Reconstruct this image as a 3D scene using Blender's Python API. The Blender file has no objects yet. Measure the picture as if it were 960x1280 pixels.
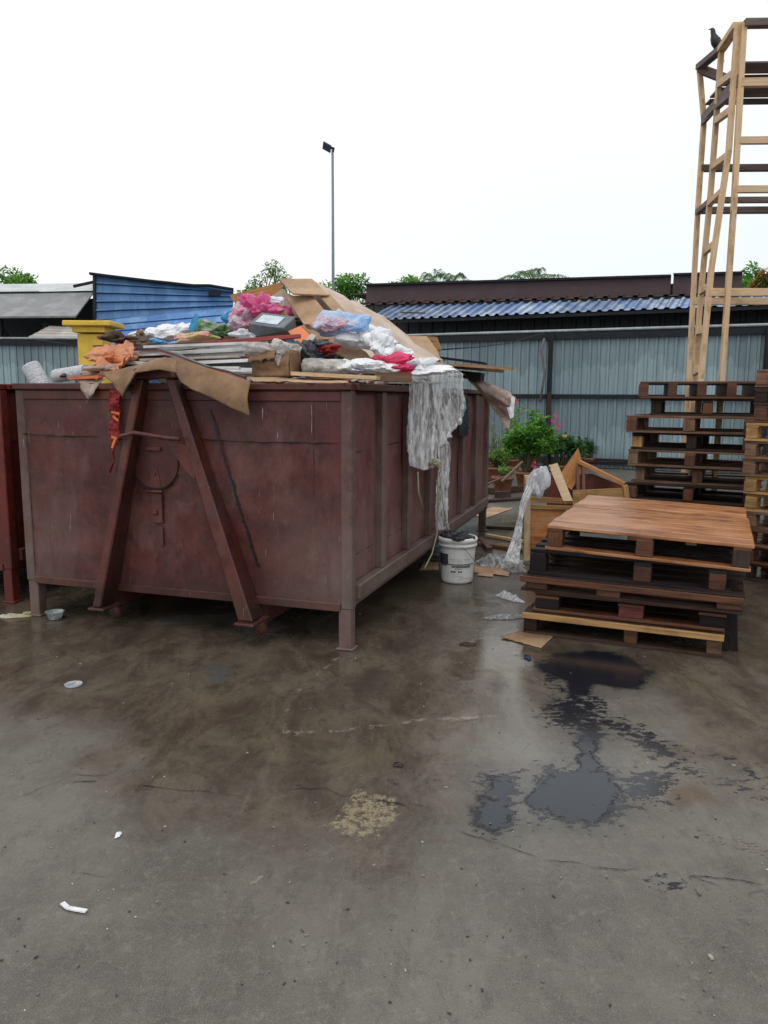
import bpy, bmesh, math, random
import numpy as np
from mathutils import Vector, Matrix, noise as mn
random.seed(7)
rng = np.random.default_rng(7)
scene = bpy.context.scene
COL = scene.collection
rad = math.radians

# ------------------------------------------------------------------ survey helpers
# The photograph was surveyed once; these turn a measured sight line into a real point
# on the ground, on a vertical plane, or on the container's planes.
F, H, PITCH, ROLL = 965., 1.5, rad(8.49), rad(0.32)
_a = math.pi/2 - PITCH
RM = Matrix.Rotation(_a, 3, 'X') @ Matrix.Rotation(ROLL, 3, 'Z')
CAM = Vector((0, 0, H))
def ray(px, py): return RM @ Vector(((px-480)/F, -(py-640)/F, -1.))
def G(px, py, z=0.):
    d = ray(px, py); return CAM + d*((z-H)/d.z)
def Pd(px, py, Y):
    d = ray(px, py); return CAM + d*(Y/d.y)
def hit(px, py, p0, n):
    d = ray(px, py); return CAM + d*((Vector(p0)-CAM).dot(n)/d.dot(n))
def proj(p):
    c = RM.transposed() @ (Vector(p)-CAM); return 480+F*c.x/-c.z, 640-F*c.y/-c.z
R0 = Vector((-.225, 4.439, 0)); L0 = Vector((-2.382, 5.128, 0))
CU = (L0-R0).normalized(); CV = Vector((-CU.y, CU.x, 0))
if CV.y < 0: CV = -CV
L0 = L0+CU*.05; CW, CL = 2.355, 4.46
def T(px, py, t): return hit(px, py, R0+CV*t, CV)        # plane parallel to the container front
def S(px, py, off=0.): return hit(px, py, R0-CU*(off+.04), CU)  # plane parallel to the container side

# ------------------------------------------------------------------ materials
class M:
    def __init__(s, name):
        s.m = bpy.data.materials.new(name); s.m.use_nodes = True
        s.t = s.m.node_tree; s.t.nodes.clear()
        s.out = s.t.nodes.new('ShaderNodeOutputMaterial')
    def set(s, sock, v):
        if isinstance(v, bpy.types.NodeSocket): s.t.links.new(v, sock)
        elif isinstance(v, (tuple, list)):
            v = tuple(v)
            if sock.type == 'RGBA' and len(v) == 3: v += (1,)
            sock.default_value = v
        else:
            if sock.type == 'RGBA': v = (v, v, v, 1)
            elif sock.type == 'VECTOR': v = (v, v, v)
            sock.default_value = v
    def node(s, typ, props=None, **ins):
        n = s.t.nodes.new(typ)
        for k, v in (props or {}).items(): setattr(n, k, v)
        for k, v in ins.items(): s.set(n.inputs[k.replace('_', ' ')], v)
        return n
    def coord(s, which='Object'): return s.node('ShaderNodeTexCoord').outputs[which]
    def map(s, vec, scale=(1, 1, 1), loc=(0, 0, 0)):
        return s.node('ShaderNodeMapping', Vector=vec, Scale=scale, Location=loc).outputs[0]
    def noise(s, vec, scale, detail=4, rough=.6, dist=0, out=0):
        return s.node('ShaderNodeTexNoise', Vector=vec, Scale=scale, Detail=detail, Roughness=rough, Distortion=dist).outputs[out]
    def voro(s, vec, scale, out='Distance', feat='F1'):
        return s.node('ShaderNodeTexVoronoi', {'feature': feat}, Vector=vec, Scale=scale).outputs[out]
    def math(s, op, a, b=0, c=0, clamp=False):
        n = s.t.nodes.new('ShaderNodeMath'); n.operation = op; n.use_clamp = clamp
        s.set(n.inputs[0], a); s.set(n.inputs[1], b); s.set(n.inputs[2], c); return n.outputs[0]
    def step(s, v, lo, hi):   # smooth 0..1
        n = s.t.nodes.new('ShaderNodeMapRange'); n.interpolation_type = 'SMOOTHSTEP'
        s.set(n.inputs['Value'], v); s.set(n.inputs['From Min'], lo); s.set(n.inputs['From Max'], hi); return n.outputs[0]
    def mix(s, f, a, b, mode='MIX'):
        n = s.t.nodes.new('ShaderNodeMix'); n.data_type = 'RGBA'; n.blend_type = mode; n.clamp_factor = True
        s.set(n.inputs[0], f); s.set(n.inputs[6], a); s.set(n.inputs[7], b); return n.outputs[2]
    def attr(s, name, out='Fac'): return s.node('ShaderNodeAttribute', {'attribute_name': name}).outputs[out]
    def sep(s, vec): return s.node('ShaderNodeSeparateXYZ', Vector=vec).outputs
    def bump(s, h, strength=.3, dist=.01, normal=None):
        n = s.node('ShaderNodeBump', Height=h, Strength=strength, Distance=dist)
        if normal is not None: s.set(n.inputs['Normal'], normal)
        return n.outputs[0]
    def bsdf(s, col, rough=.6, normal=None, **kw):
        n = s.t.nodes.new('ShaderNodeBsdfPrincipled')
        s.set(n.inputs['Base Color'], col); s.set(n.inputs['Roughness'], rough)
        if normal is not None: s.set(n.inputs['Normal'], normal)
        for k, v in kw.items(): s.set(n.inputs[k.replace('_', ' ')], v)
        s.t.links.new(n.outputs[0], s.out.inputs[0]); return s.m

def simple(name, c1, c2=None, scale=6, rough=.6, bump=.2, metallic=0., spec=.5, tint=True):
    m = M(name); c = m.coord()
    n = m.noise(c, scale, 5, .65)
    c2 = c2 or tuple(v*.65 for v in c1)
    col = m.mix(m.step(n, .35, .65), c2, c1)
    if tint:
        col = m.mix(1., col, m.attr('tint', 'Color'), 'MULTIPLY')
    return m.bsdf(col, m.math('MULTIPLY_ADD', n, .25, rough-.12), m.bump(m.noise(c, scale*6, 5), bump, .004), Metallic=metallic, Specular_IOR_Level=spec)

def wood(name, light, dark, grey=None, rough=.6, wet=0., spec=.4):
    m = M(name); uv = m.node('ShaderNodeUVMap').outputs[0]
    w = m.map(uv, (1.2, 26, 1))
    n1 = m.noise(w, 2.2, 8, .7, .3)
    n2 = m.noise(m.map(uv, (2.2, 3.5, 1)), 1.4, 4, .6)
    g = m.noise(m.map(uv, (3, 120, 1)), 2., 3, .7)
    col = m.mix(m.step(n1, .3, .68), dark, light)
    if grey: col = m.mix(m.math('MULTIPLY', m.step(n2, .45, .7), .8), col, grey)
    col = m.mix(m.math('MULTIPLY', m.step(n2, .52, .3), .6), col, tuple(v*.35 for v in dark))
    col = m.mix(m.math('MULTIPLY', m.step(g, .62, .75), .45), col, tuple(v*.3 for v in dark))
    kn = m.voro(m.map(uv, (2.6, 7, 1)), 1.); col = m.mix(m.math('MULTIPLY', m.step(kn, .13, .05), .75), col, tuple(v*.45 for v in dark))
    col = m.mix(1., col, m.attr('tint', 'Color'), 'MULTIPLY')
    h = m.math('ADD', n1, m.math('MULTIPLY', g, .6))
    r = m.math('MULTIPLY_ADD', n2, .35, rough-.17)
    return m.bsdf(col, r, m.bump(h, .45, .003), Specular_IOR_Level=spec, Coat_Weight=wet, Coat_Roughness=.25)

def sheetmetal(name, base, stain, edge=(.05, .05, .055), rough=.45, sc=1.):
    m = M(name); c = m.coord()
    n = m.noise(m.map(c, (1, 1, .25)), 1.6*sc, 5, .65)
    st = m.noise(m.map(c, (9, 9, .5)), 1.3*sc, 4, .7)
    fine = m.noise(c, 22, 4)
    col = m.mix(m.step(n, .4, .62), base, stain)
    col = m.mix(m.math('MULTIPLY', m.step(st, .5, .72), .6), col, tuple(v*.55 for v in base))
    col = m.mix(m.math('MULTIPLY', m.step(fine, .58, .8), .25), col, edge)
    col = m.mix(1., col, m.attr('tint', 'Color'), 'MULTIPLY')
    return m.bsdf(col, m.math('MULTIPLY_ADD', fine, .2, rough-.1), m.bump(n, .1, .01), Metallic=0.0)

def container_mat(name, base, fade, orange, rustiness=.35):
    m = M(name); c = m.coord(); x, y, z = m.sep(c)[0:3]
    big = m.noise(c, 1.1, 5, .6)
    med = m.noise(c, 5, 6, .7)
    fine = m.noise(c, 45, 5, .7)
    streak = m.noise(m.map(c, (5, 5, .9)), 1.5, 6, .72, .6)
    scr = m.noise(m.map(c, (110, 110, 3.2), (3, 1, 7)), 1.5, 2, .5)
    scrm = m.noise(c, 1.9, 3)
    # faded chalky paint low down and towards the edges
    low = m.step(z, 1.15, .3)
    ex = m.math('ABSOLUTE', m.math('SUBTRACT', x, CW/2))
    edge = m.step(ex, .45, 1.05)
    f = m.math('MULTIPLY', m.math('MULTIPLY', low, edge), m.step(big, .3, .6))
    f = m.math('ADD', m.math('MULTIPLY', f, .8), m.math('MULTIPLY', m.step(m.noise(m.map(c, (1, 1, .6), (3, 3, 3)), 3.2, 7, .72), .46, .68), .34), clamp=True)
    col = m.mix(m.step(med, .34, .64), tuple(v*.55 for v in base), tuple(v*1.12 for v in base))
    mot = m.noise(m.map(c, (1, 1, .9), (2, 8, 1)), 8, 9, .8, .8)
    col = m.mix(m.math('MULTIPLY', m.step(mot, .52, .64), .4), col, tuple(v*1.5+.012 for v in base)); col = m.mix(m.math('MULTIPLY', m.step(mot, .46, .36), .45), col, tuple(v*.35 for v in base))
    up = m.step(z, 1.05, 1.5)
    col = m.mix(m.math('MULTIPLY', up, .35), col, tuple(v*.5 for v in base))
    col = m.mix(f, col, fade)
    col = m.mix(m.math('MULTIPLY', m.step(streak, .48, .70), .38), col, tuple(v*.4 for v in base))
    rust = m.math('MULTIPLY', m.step(m.noise(m.map(c, (1, 1, 1), (5, 2, 9)), 2.4, 7, .72), .5, .66), rustiness)
    col = m.mix(rust, col, orange)
    spots = m.step(fine, .64, .74)
    col = m.mix(m.math('MULTIPLY', spots, .7), col, tuple(v*.25 for v in base))
    sw = m.math('MULTIPLY', m.step(scr, .715, .75), m.step(scrm, .5, .58))
    col = m.mix(m.math('MULTIPLY', sw, .75), col, (.5, .46, .43))
    dirt = m.math('MULTIPLY', m.step(z, .5, .24), m.step(big, .42, .6))
    col = m.mix(m.math('MULTIPLY', dirt, .45), col, (.02, .017, .014))
    col = m.mix(1., col, m.attr('tint', 'Color'), 'MULTIPLY')
    h = m.math('ADD', m.math('MULTIPLY', med, .5), m.math('ADD', m.math('MULTIPLY', mot, .5), m.math('MULTIPLY', fine, .35)))
    return m.bsdf(col, m.math('MULTIPLY_ADD', med, .3, .32), m.bump(h, .35, .006), Specular_IOR_Level=.4)

def film(name, c1, c2, alpha=.5, scale=8, rough=.25, stretch=(1, 1, 1), lo=.35, hi=.65, thresh=None, trans=.35):
    """thin plastic: creased, partly see-through, lets light through"""
    m = M(name); c = m.coord(); v = m.map(c, stretch)
    n = m.noise(v, scale, 5, .6, .6)
    n2 = m.noise(m.map(c, stretch, (4, 4, 4)), scale*.5, 4, .6, .5)
    crease = m.math('ABSOLUTE', m.math('SUBTRACT', n2, .5)); cr2 = m.math('ABSOLUTE', m.math('SUBTRACT', n, .5))
    col = m.mix(m.step(n, lo, hi), c2, c1)
    col = m.mix(m.math('MULTIPLY', m.step(crease, .05, .0), .5), col, tuple(min(1, q*1.25+.05) for q in c1))
    a = 1.
    if alpha < 1:
        a = m.math('ADD', m.math('MULTIPLY', m.step(cr2, .07, .0), .45), m.math('ADD', m.math('MULTIPLY', m.step(crease, .05, .0), .5), alpha), clamp=True)
    if thresh: a = m.math('MULTIPLY', a, m.step(m.noise(m.map(c, stretch, (7, 1, 2)), scale*1.7, 3), thresh, thresh+.12))
    h = m.math('ADD', m.math('MULTIPLY', m.step(crease, .10, .0), .5), m.math('MULTIPLY', m.step(cr2, .12, .0), .35))
    nrm = m.bump(h, .55, .012)
    p = m.t.nodes.new('ShaderNodeBsdfPrincipled'); m.set(p.inputs['Base Color'], col); m.set(p.inputs['Roughness'], rough); m.set(p.inputs['Normal'], nrm); m.set(p.inputs['Specular IOR Level'], .5)
    tr = m.node('ShaderNodeBsdfTranslucent', Color=col, Normal=nrm)
    mx_ = m.t.nodes.new('ShaderNodeMixShader'); mx_.inputs[0].default_value = trans; m.t.links.new(p.outputs[0], mx_.inputs[1]); m.t.links.new(tr.outputs[0], mx_.inputs[2])
    last = mx_
    if alpha < 1 or thresh:
        tp = m.node('ShaderNodeBsdfTransparent'); m2 = m.t.nodes.new('ShaderNodeMixShader'); m.set(m2.inputs[0], a); m.t.links.new(tp.outputs[0], m2.inputs[1]); m.t.links.new(mx_.outputs[0], m2.inputs[2]); last = m2
    m.t.links.new(last.outputs[0], m.out.inputs[0]); return m.m

def cardboard(name, c1=(.36, .235, .14), dark=(.2, .125, .07), wet=.4):
    m = M(name); c = m.coord()
    n = m.noise(c, 2.6, 5, .65); fl = m.noise(m.map(c, (1, 1, 30)), 3, 2)
    col = m.mix(m.step(n, .38, .62), dark, c1)
    col = m.mix(m.math('MULTIPLY', m.step(m.noise(c, 14, 5, .7), .55, .72), wet), col, tuple(v*.5 for v in dark))
    col = m.mix(1., col, m.attr('tint', 'Color'), 'MULTIPLY')
    return m.bsdf(col, .75, m.bump(m.math('ADD', n, m.math('MULTIPLY', fl, .25)), .4, .008), Specular_IOR_Level=.25)

def leafmat(name, c1, c2):
    m = M(name)
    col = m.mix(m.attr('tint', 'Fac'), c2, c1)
    p = m.t.nodes.new('ShaderNodeBsdfPrincipled'); m.set(p.inputs['Base Color'], col); m.set(p.inputs['Roughness'], .45); m.set(p.inputs['Specular IOR Level'], .4)
    tr = m.node('ShaderNodeBsdfTranslucent', Color=col); mx_ = m.t.nodes.new('ShaderNodeMixShader'); mx_.inputs[0].default_value = .35
    m.t.links.new(p.outputs[0], mx_.inputs[1]); m.t.links.new(tr.outputs[0], mx_.inputs[2]); m.t.links.new(mx_.outputs[0], m.out.inputs[0]); return m.m

W = {}
W['orange'] = wood('wet_orange_wood', (.60, .25, .085), (.25, .078, .024), (.50, .27, .14), rough=.34, wet=.5)
W['side'] = wood('wet_brown_wood', (.15, .055, .022), (.05, .018, .009), rough=.5, wet=.08)
W['dark'] = wood('dark_wet_wood', (.060, .032, .021), (.020, .011, .008), (.045, .035, .03), rough=.6, wet=.0, spec=.25)
W['blackwood'] = wood('blackened_wood', (.024, .016, .017), (.009, .006, .007), (.022, .019, .023), rough=.6, wet=.0, spec=.2)
W['mid'] = wood('weathered_wood', (.23, .125, .065), (.075, .036, .018), (.15, .11, .085), rough=.65)
W['yellow'] = wood('yellow_pine', (.46, .28, .11), (.27, .14, .05), rough=.6)
W['pale'] = wood('pale_pine', (.72, .51, .30), (.50, .33, .18), (.58, .46, .34), rough=.7)
W['ply'] = wood('plywood', (.52, .25, .085), (.34, .14, .045), rough=.55)
W['red'] = wood('reddish_block', (.19, .05, .035), (.10, .025, .018), rough=.55)
maroon = container_mat('maroon_container_paint', (.094, .025, .021), (.175, .120, .108), (.095, .026, .013), .45)
sidepaint = container_mat('faded_side_panel_paint', (.155, .046, .042), (.20, .125, .115), (.11, .030, .018), .35)
ribpaint = container_mat('chalky_side_paint', (.125, .068, .058), (.19, .145, .128), (.10, .032, .017), .4)
redcont = container_mat('red_container_paint', (.14, .020, .012), (.10, .024, .018), (.09, .020, .010), .3)
redrib = redcont
framered = container_mat('frame_paint', (.098, .028, .022), (.13, .075, .062), (.125, .027, .011), .75)
black = simple('black_tar', (.006, .006, .007), rough=.3, tint=False)
steel_dark = simple('dark_steel', (.016, .020, .026), (.009, .011, .014), 8, .65, spec=.25)
galv = simple('galvanised_steel', (.34, .38, .40), (.22, .25, .27), 5, .4)

# ------------------------------------------------------------------ mesh building
class MB:
    def __init__(s): s.v = []; s.f = []; s.uv = []; s.t = []; s.smooth = []
    def face(s, idx, uvs=None, tint=1., smooth=False):
        s.f.append(tuple(idx)); s.uv.append(uvs or [(0, 0)]*len(idx)); s.t.append(tint); s.smooth.append(smooth)
    def box(s, c, size, rot=None, tint=1., taper=(1, 1), jitter=0):
        """box, longest horizontal axis gives the grain"""
        c = Vector(c); sx, sy, sz = size; b = len(s.v); rot = rot or Matrix.Identity(3)
        L = []
        for k in (-1, 1):
            for j in (-1, 1):
                for i in (-1, 1):
                    tx, ty = (taper if k > 0 else (1, 1))
                    p = Vector((i*sx/2*tx, j*sy/2*ty, k*sz/2))
                    if jitter: p += Vector([random.uniform(-jitter, jitter) for _ in range(3)])
                    L.append(p); s.v.append(c + rot @ p)
        ax = max(range(3), key=lambda q: size[q]); o1, o2 = random.uniform(0, 50), random.uniform(0, 50)
        for q in ((0, 2, 3, 1), (4, 5, 7, 6), (0, 1, 5, 4), (2, 6, 7, 3), (0, 4, 6, 2), (1, 3, 7, 5)):
            n = (L[q[1]]-L[q[0]]).cross(L[q[3]]-L[q[0]]); na = max(range(3), key=lambda w: abs(n[w]))
            rest = [w for w in range(3) if w != na]
            if ax in rest: ua = ax; va = [w for w in rest if w != ax][0]
            else: ua, va = rest
            s.face([b+i for i in q], [(L[i][ua]+o1, L[i][va]+o2+na*.37) for i in q], tint)
        return s
    def beam(s, p0, p1, w, h, up=(0, 0, 1), tint=1., jitter=0):
        p0, p1 = Vector(p0), Vector(p1); d = p1-p0; L = d.length; x = d/L
        up = Vector(up); y = up.cross(x)
        if y.length < 1e-4: y = Vector((0, 1, 0)).cross(x)
        y.normalize(); z = x.cross(y)
        rot = Matrix((x, y, z)).transposed()
        return s.box((p0+p1)/2, (L, w, h), rot, tint, jitter=jitter)
    def tube(s, pts, r, n=8, tint=1., caps=True):
        pts = [Vector(p) for p in pts]; b = len(s.v); N = len(pts)
        rs = r if isinstance(r, (list, tuple)) else [r]*N
        prev = None
        for i, p in enumerate(pts):
            d = (pts[min(i+1, N-1)]-pts[max(i-1, 0)]).normalized()
            if prev is None:
                a = d.orthogonal().normalized()
            else:
                a = prev - d*prev.dot(d); a = a.normalized() if a.length > 1e-5 else d.orthogonal().normalized()
            prev = a; c = d.cross(a)
            for k in range(n):
                an = 2*math.pi*k/n; s.v.append(p + (a*math.cos(an)+c*math.sin(an))*rs[i])
        for i in range(N-1):
            for k in range(n):
                k2 = (k+1) % n
                s.face((b+i*n+k, b+i*n+k2, b+(i+1)*n+k2, b+(i+1)*n+k), [(i*.1, k*.01), (i*.1, k*.01+.01), (i*.1+.1, k*.01+.01), (i*.1+.1, k*.01)], tint, True)
        if caps:
            s.face([b+k for k in range(n)][::-1], None, tint); s.face([b+(N-1)*n+k for k in range(n)], None, tint)
        return s
    def lathe(s, prof, c=(0, 0, 0), n=32, tint=1., smooth=True):
        b = len(s.v); c = Vector(c); N = len(prof)
        for r, z in prof:
            for k in range(n):
                an = 2*math.pi*k/n; s.v.append(c+Vector((r*math.cos(an), r*math.sin(an), z)))
        for i in range(N-1):
            for k in range(n):
                k2 = (k+1) % n
                s.face((b+i*n+k, b+i*n+k2, b+(i+1)*n+k2, b+(i+1)*n+k), [(k/n, prof[i][1]), ((k+1)/n, prof[i][1]), ((k+1)/n, prof[i+1][1]), (k/n, prof[i+1][1])], tint, smooth)
        return s
    def grid(s, fn, nu, nv, tint=1., smooth=True, uvs=1.):
        b = len(s.v)
        for j in range(nv+1):
            for i in range(nu+1): s.v.append(Vector(fn(i/nu, j/nv)))
        for j in range(nv):
            for i in range(nu):
                a = b+j*(nu+1)+i
                s.face((a, a+1, a+nu+2, a+nu+1), [(i/nu*uvs, j/nv*uvs), ((i+1)/nu*uvs, j/nv*uvs), ((i+1)/nu*uvs, (j+1)/nv*uvs), (i/nu*uvs, (j+1)/nv*uvs)], tint(i/nu, j/nv) if callable(tint) else tint, smooth)
        return s
    def prism(s, pts, n, th, tint=1.):
        """flat polygon pts (world) thickened along n"""
        b = len(s.v); k = len(pts); n = Vector(n).normalized()*th
        pts = [Vector(p) for p in pts]; o = pts[0]; ux = (pts[1]-o).normalized(); uy = n.normalized().cross(ux); of = random.uniform(0, 40)
        s.v += pts; s.v += [p+n for p in pts]
        uv = [((p-o).dot(ux)+of, (p-o).dot(uy)) for p in pts]
        s.face([b+i for i in range(k)][::-1], uv[::-1], tint); s.face([b+k+i for i in range(k)], uv, tint)
        for i in range(k):
            j = (i+1) % k; s.face((b+i, b+j, b+k+j, b+k+i), [uv[i], uv[j], uv[j], uv[i]], tint*.8)
        return s
    def build(s, name, mat, parent=None, origin=None, bevel=0, solid=0):
        me = bpy.data.meshes.new(name)
        o = Vector(origin) if origin is not None else Vector((0, 0, 0))
        me.from_pydata([tuple(Vector(v)-o) for v in s.v], [], s.f)
        uvl = me.uv_layers.new(name='UVMap'); flat = [c for f in s.uv for uv in f for c in uv]
        uvl.data.foreach_set('uv', flat)
        ca = me.attributes.new('tint', 'FLOAT_COLOR', 'CORNER'); cols = []
        for f, t in zip(s.f, s.t):
            tt = (t, t, t, 1) if not isinstance(t, tuple) else t+(1,)
            cols += list(tt)*len(f)
        ca.data.foreach_set('color', cols)
        me.polygons.foreach_set('use_smooth', s.smooth)
        me.materials.append(mat); me.update()
        ob = bpy.data.objects.new(name, me); COL.objects.link(ob); ob.location = o
        if parent is not None: ob.parent = parent
        if bevel:
            md = ob.modifiers.new('bevel', 'BEVEL'); md.width = bevel; md.segments = 1; md.limit_method = 'ANGLE'
        if solid:
            md = ob.modifiers.new('solid', 'SOLIDIFY'); md.thickness = solid; md.offset = 0
        return ob

def tag(o, label=None, cat=None, group=None, kind=None):
    if label: o['label'] = label
    if cat: o['category'] = cat
    if group: o['group'] = group
    if kind: o['kind'] = kind
    return o
def thing(name, label, cat, loc=(0, 0, 0), rz=0, group=None):
    o = bpy.data.objects.new(name, None); COL.objects.link(o); o.empty_display_size = .2
    o.location = loc; o.rotation_euler = (0, 0, rz); return tag(o, label, cat, group)
def vn(p, sc, oct=4): return mn.fractal(Vector(p)*sc, .8, 2.1, oct)
def centroid(mb):
    n = len(mb.v); s = Vector((0, 0, 0))
    for v in mb.v: s += Vector(v)
    s /= n; s.z = min(v[2] for v in mb.v); return s
def solo(mb, name, mat, label, cat, group=None, **kw):
    o = mb.build(name, mat, origin=centroid(mb), **kw); return tag(o, label, cat, group)

# ------------------------------------------------------------------ GROUND
def build_ground():
    xs = np.concatenate([-np.geomspace(600, 4.6, 22), np.arange(-4.5, 4.5, .0125), np.geomspace(4.6, 600, 22)])
    yy = [1.2]
    while yy[-1] < 10: yy.append(yy[-1]+.006*max(1.2, yy[-1])**.95*.95)
    ys = np.concatenate([-np.geomspace(600, 1., 14)+1.0, [.5, .9], yy, np.geomspace(10.3, 900, 36)])
    X, Y = np.meshgrid(xs, ys); nx, ny = len(xs), len(ys)
    def vnoise(x, y, seed):
        r = np.random.default_rng(seed).random((512, 512))
        xi = np.floor(x).astype(int); yi = np.floor(y).astype(int); fx = x-xi; fy = y-yi
        fx = fx*fx*(3-2*fx); fy = fy*fy*(3-2*fy)
        g = lambda a, b: r[a % 512, b % 512]
        return (g(xi, yi)*(1-fx)+g(xi+1, yi)*fx)*(1-fy)+(g(xi, yi+1)*(1-fx)+g(xi+1, yi+1)*fx)*fy
    def fbm(sc, seed, o=4):
        t = 0; a = 1; tot = 0
        for k in range(o):
            t = t+a*(vnoise(X*sc*2**k+k*17.3, Y*sc*2**k+k*9.1, seed+k)-.5); tot += a; a *= .55
        return t/tot*2
    def poly(pts):
        P = [tuple(G(*p))[:2] for p in pts]; ins = np.zeros(X.shape, bool); d = np.full(X.shape, 1e9)
        for i in range(len(P)):
            x0, y0 = P[i]; x1, y1 = P[(i+1) % len(P)]
            c = (y0 > Y) != (y1 > Y)
            with np.errstate(divide='ignore', invalid='ignore'):
                ins ^= c & (X < (x1-x0)*(Y-y0)/(y1-y0+1e-12)+x0)
            dx, dy = x1-x0, y1-y0; t = np.clip(((X-x0)*dx+(Y-y0)*dy)/(dx*dx+dy*dy+1e-12), 0, 1)
            d = np.minimum(d, np.hypot(X-x0-t*dx, Y-y0-t*dy))
        return np.where(ins, d, -d)
    def line(pts, wob=.02, wsc=6, seed=3):
        wob *= .5
        P = [tuple(G(*p))[:2] for p in pts]; d = np.full(X.shape, 1e9)
        wx = fbm(wsc, seed)*wob; wy = fbm(wsc, seed+50)*wob; XX = X+wx; YY = Y+wy
        for (x0, y0), (x1, y1) in zip(P, P[1:]):
            dx, dy = x1-x0, y1-y0; t = np.clip(((XX-x0)*dx+(YY-y0)*dy)/(dx*dx+dy*dy+1e-12), 0, 1)
            d = np.minimum(d, np.hypot(XX-x0-t*dx, YY-y0-t*dy))
        return d
    c1 = lambda L: [(560+x/2.4, 780+y/2.4) for x, y in L]
    c2 = lambda L: [(x/1.714, 740+y/1.714) for x, y in L]
    nA, nB = fbm(5, 11, 5), fbm(16, 21, 4)
    oil = np.maximum.reduce([
        poly(c1([(270, 130), (340, 95), (420, 82), (540, 97), (592, 140), (570, 195), (500, 190), (430, 172), (415, 210), (370, 210), (365, 172), (310, 160)])),
        poly(c1([(225, 505), (300, 462), (380, 443), (480, 443), (505, 500), (490, 580), (430, 600), (350, 590), (300, 545), (255, 562)])),
        poly(c1([(385, 330), (440, 335), (455, 440), (390, 440)])),
        poly(c1([(115, 450), (195, 470), (190, 520), (120, 500)])) - .01,
        poly(c1([(95, 520), (190, 520), (188, 580), (140, 632), (95, 600)])),
    ]) + .028 + nA*.055 + nB*.03
    speck = np.maximum.reduce([
        poly(c1([(350, 205), (440, 210), (450, 330), (290, 310), (270, 240)])),
        poly(c1([(500, 455), (600, 430), (690, 440), (680, 530), (540, 545)])),
        -line(c1([(440, 280), (560, 325), (660, 388)]), .03)+.08, -line(c1([(420, 230), (430, 330)]), .03)+.09, poly(c1([(500, 300), (600, 330), (640, 400), (560, 380)]))-.03, poly(c1([(80, 430), (240, 440), (250, 560), (200, 640), (80, 640)]))-.02, poly(c1([(280, 420), (520, 430), (560, 560), (450, 620), (300, 600), (220, 540)])),
        -line(c1([(690, 430), (740, 445)]), .03)+.05, -line(c1([(870, 480), (915, 500)]), .03)+.04,
        -line(c1([(820, 400), (850, 405)]), .03)+.03, -line(c1([(900, 435), (935, 470)]), .03)+.03,
        -line(c1([(225, 100), (300, 120)]), .03)+.06, -line(c1([(650, 775), (690, 785)]), .03)+.03,
        -line(c1([(290, 160), (350, 200)]), .03)+.05,
    ])
    rust = np.maximum.reduce([
        poly(c1([(640, 500), (760, 480), (800, 530), (700, 580), (640, 540)])),
        -line(c1([(40, 320), (80, 350)]), .03)+.05, -line([(548, 1048), (562, 1052)], .02)+.03,
        poly(c1([(600, 600), (760, 640), (720, 760), (600, 720)]))-.1])
    rust = rust + nA*.06
    red = -line(c1([(800, 650), (900, 670), (960, 690)]), .05)+.05
    film_ = poly([(595, 690), (655, 700), (690, 860), (800, 900), (870, 1000), (640, 1040), (585, 960), (600, 860)]) + nA*.15
    tan = np.maximum.reduce([
        poly(c2([(700, 505), (745, 450), (760, 420), (850, 440), (855, 490), (780, 530)]))+.01,
        poly(c2([(520, 630), (560, 590), (580, 600), (550, 640)])), -line(c2([(810, 585), (840, 585)]), .02)+.02,
        -line(c2([(800, 510), (815, 540)]), .02)+.02])
    pn = np.maximum.reduce([
        .022-line([(423, 822), (382, 854), (362, 880), (353, 915)], .02)*1.6,
        .03-line([(353, 915), (408, 915), (449, 910), (490, 906), (525, 900), (617, 895)], .02)])
    pn2 = np.maximum.reduce([
        .012-line(c2([(410, 190), (370, 245), (330, 280)]), .02), .012-line(c2([(460, 210), (458, 270), (440, 380)]), .02),
        .014-line(c2([(545, 680), (570, 720), (600, 770)]), .02), .014-line(c2([(560, 925), (700, 880), (840, 830)]), .02),
        .012-line(c2([(600, 800), (650, 870), (680, 920)]), .02),
        .016-line(c1([(530, 215), (600, 250), (700, 300)]), .02), .012-line(c1([(470, 330), (470, 800)]), .02),
        .012-line(c1([(400, 220), (700, 300), (960, 330)]), .03), .012-line(c1([(10, 290), (300, 270)]), .03)])
    crack = np.full(X.shape, 1.)
    wet = np.maximum.reduce([
        poly([(-400, 640), (-400, 880), (0, 880), (150, 905), (230, 985), (330, 1000), (380, 1100), (470, 1105), (540, 1040), (600, 960), (700, 860), (900, 850), (1100, 900), (1300, 640)]),
        poly([(820, 840), (1100, 840), (1100, 1010), (880, 985)])]) + nA*.35 + fbm(1.4, 31)*.35
    cem = -line([(262, 835), (284, 838), (270, 852)], .05)+.055 + nA*.04
    dry = -line([(215, 775), (290, 770), (330, 785)], .1)+.16+nA*.1
    me = bpy.data.meshes.new('ground')
    nz = X*0
    co = np.stack([X, Y, nz], -1).reshape(-1, 3).astype(np.float32)
    i = np.arange((ny-1)*(nx-1)); r = i//(nx-1); c = i % (nx-1); a = r*nx+c
    q = np.stack([a, a+1, a+nx+1, a+nx], -1).astype(np.int32)
    me.vertices.add(len(co)); me.vertices.foreach_set('co', co.ravel())
    me.loops.add(q.size); me.loops.foreach_set('vertex_index', q.ravel())
    me.polygons.add(len(q)); me.polygons.foreach_set('loop_start', np.arange(0, q.size, 4, dtype=np.int32))
    me.update(calc_edges=True)
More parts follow.
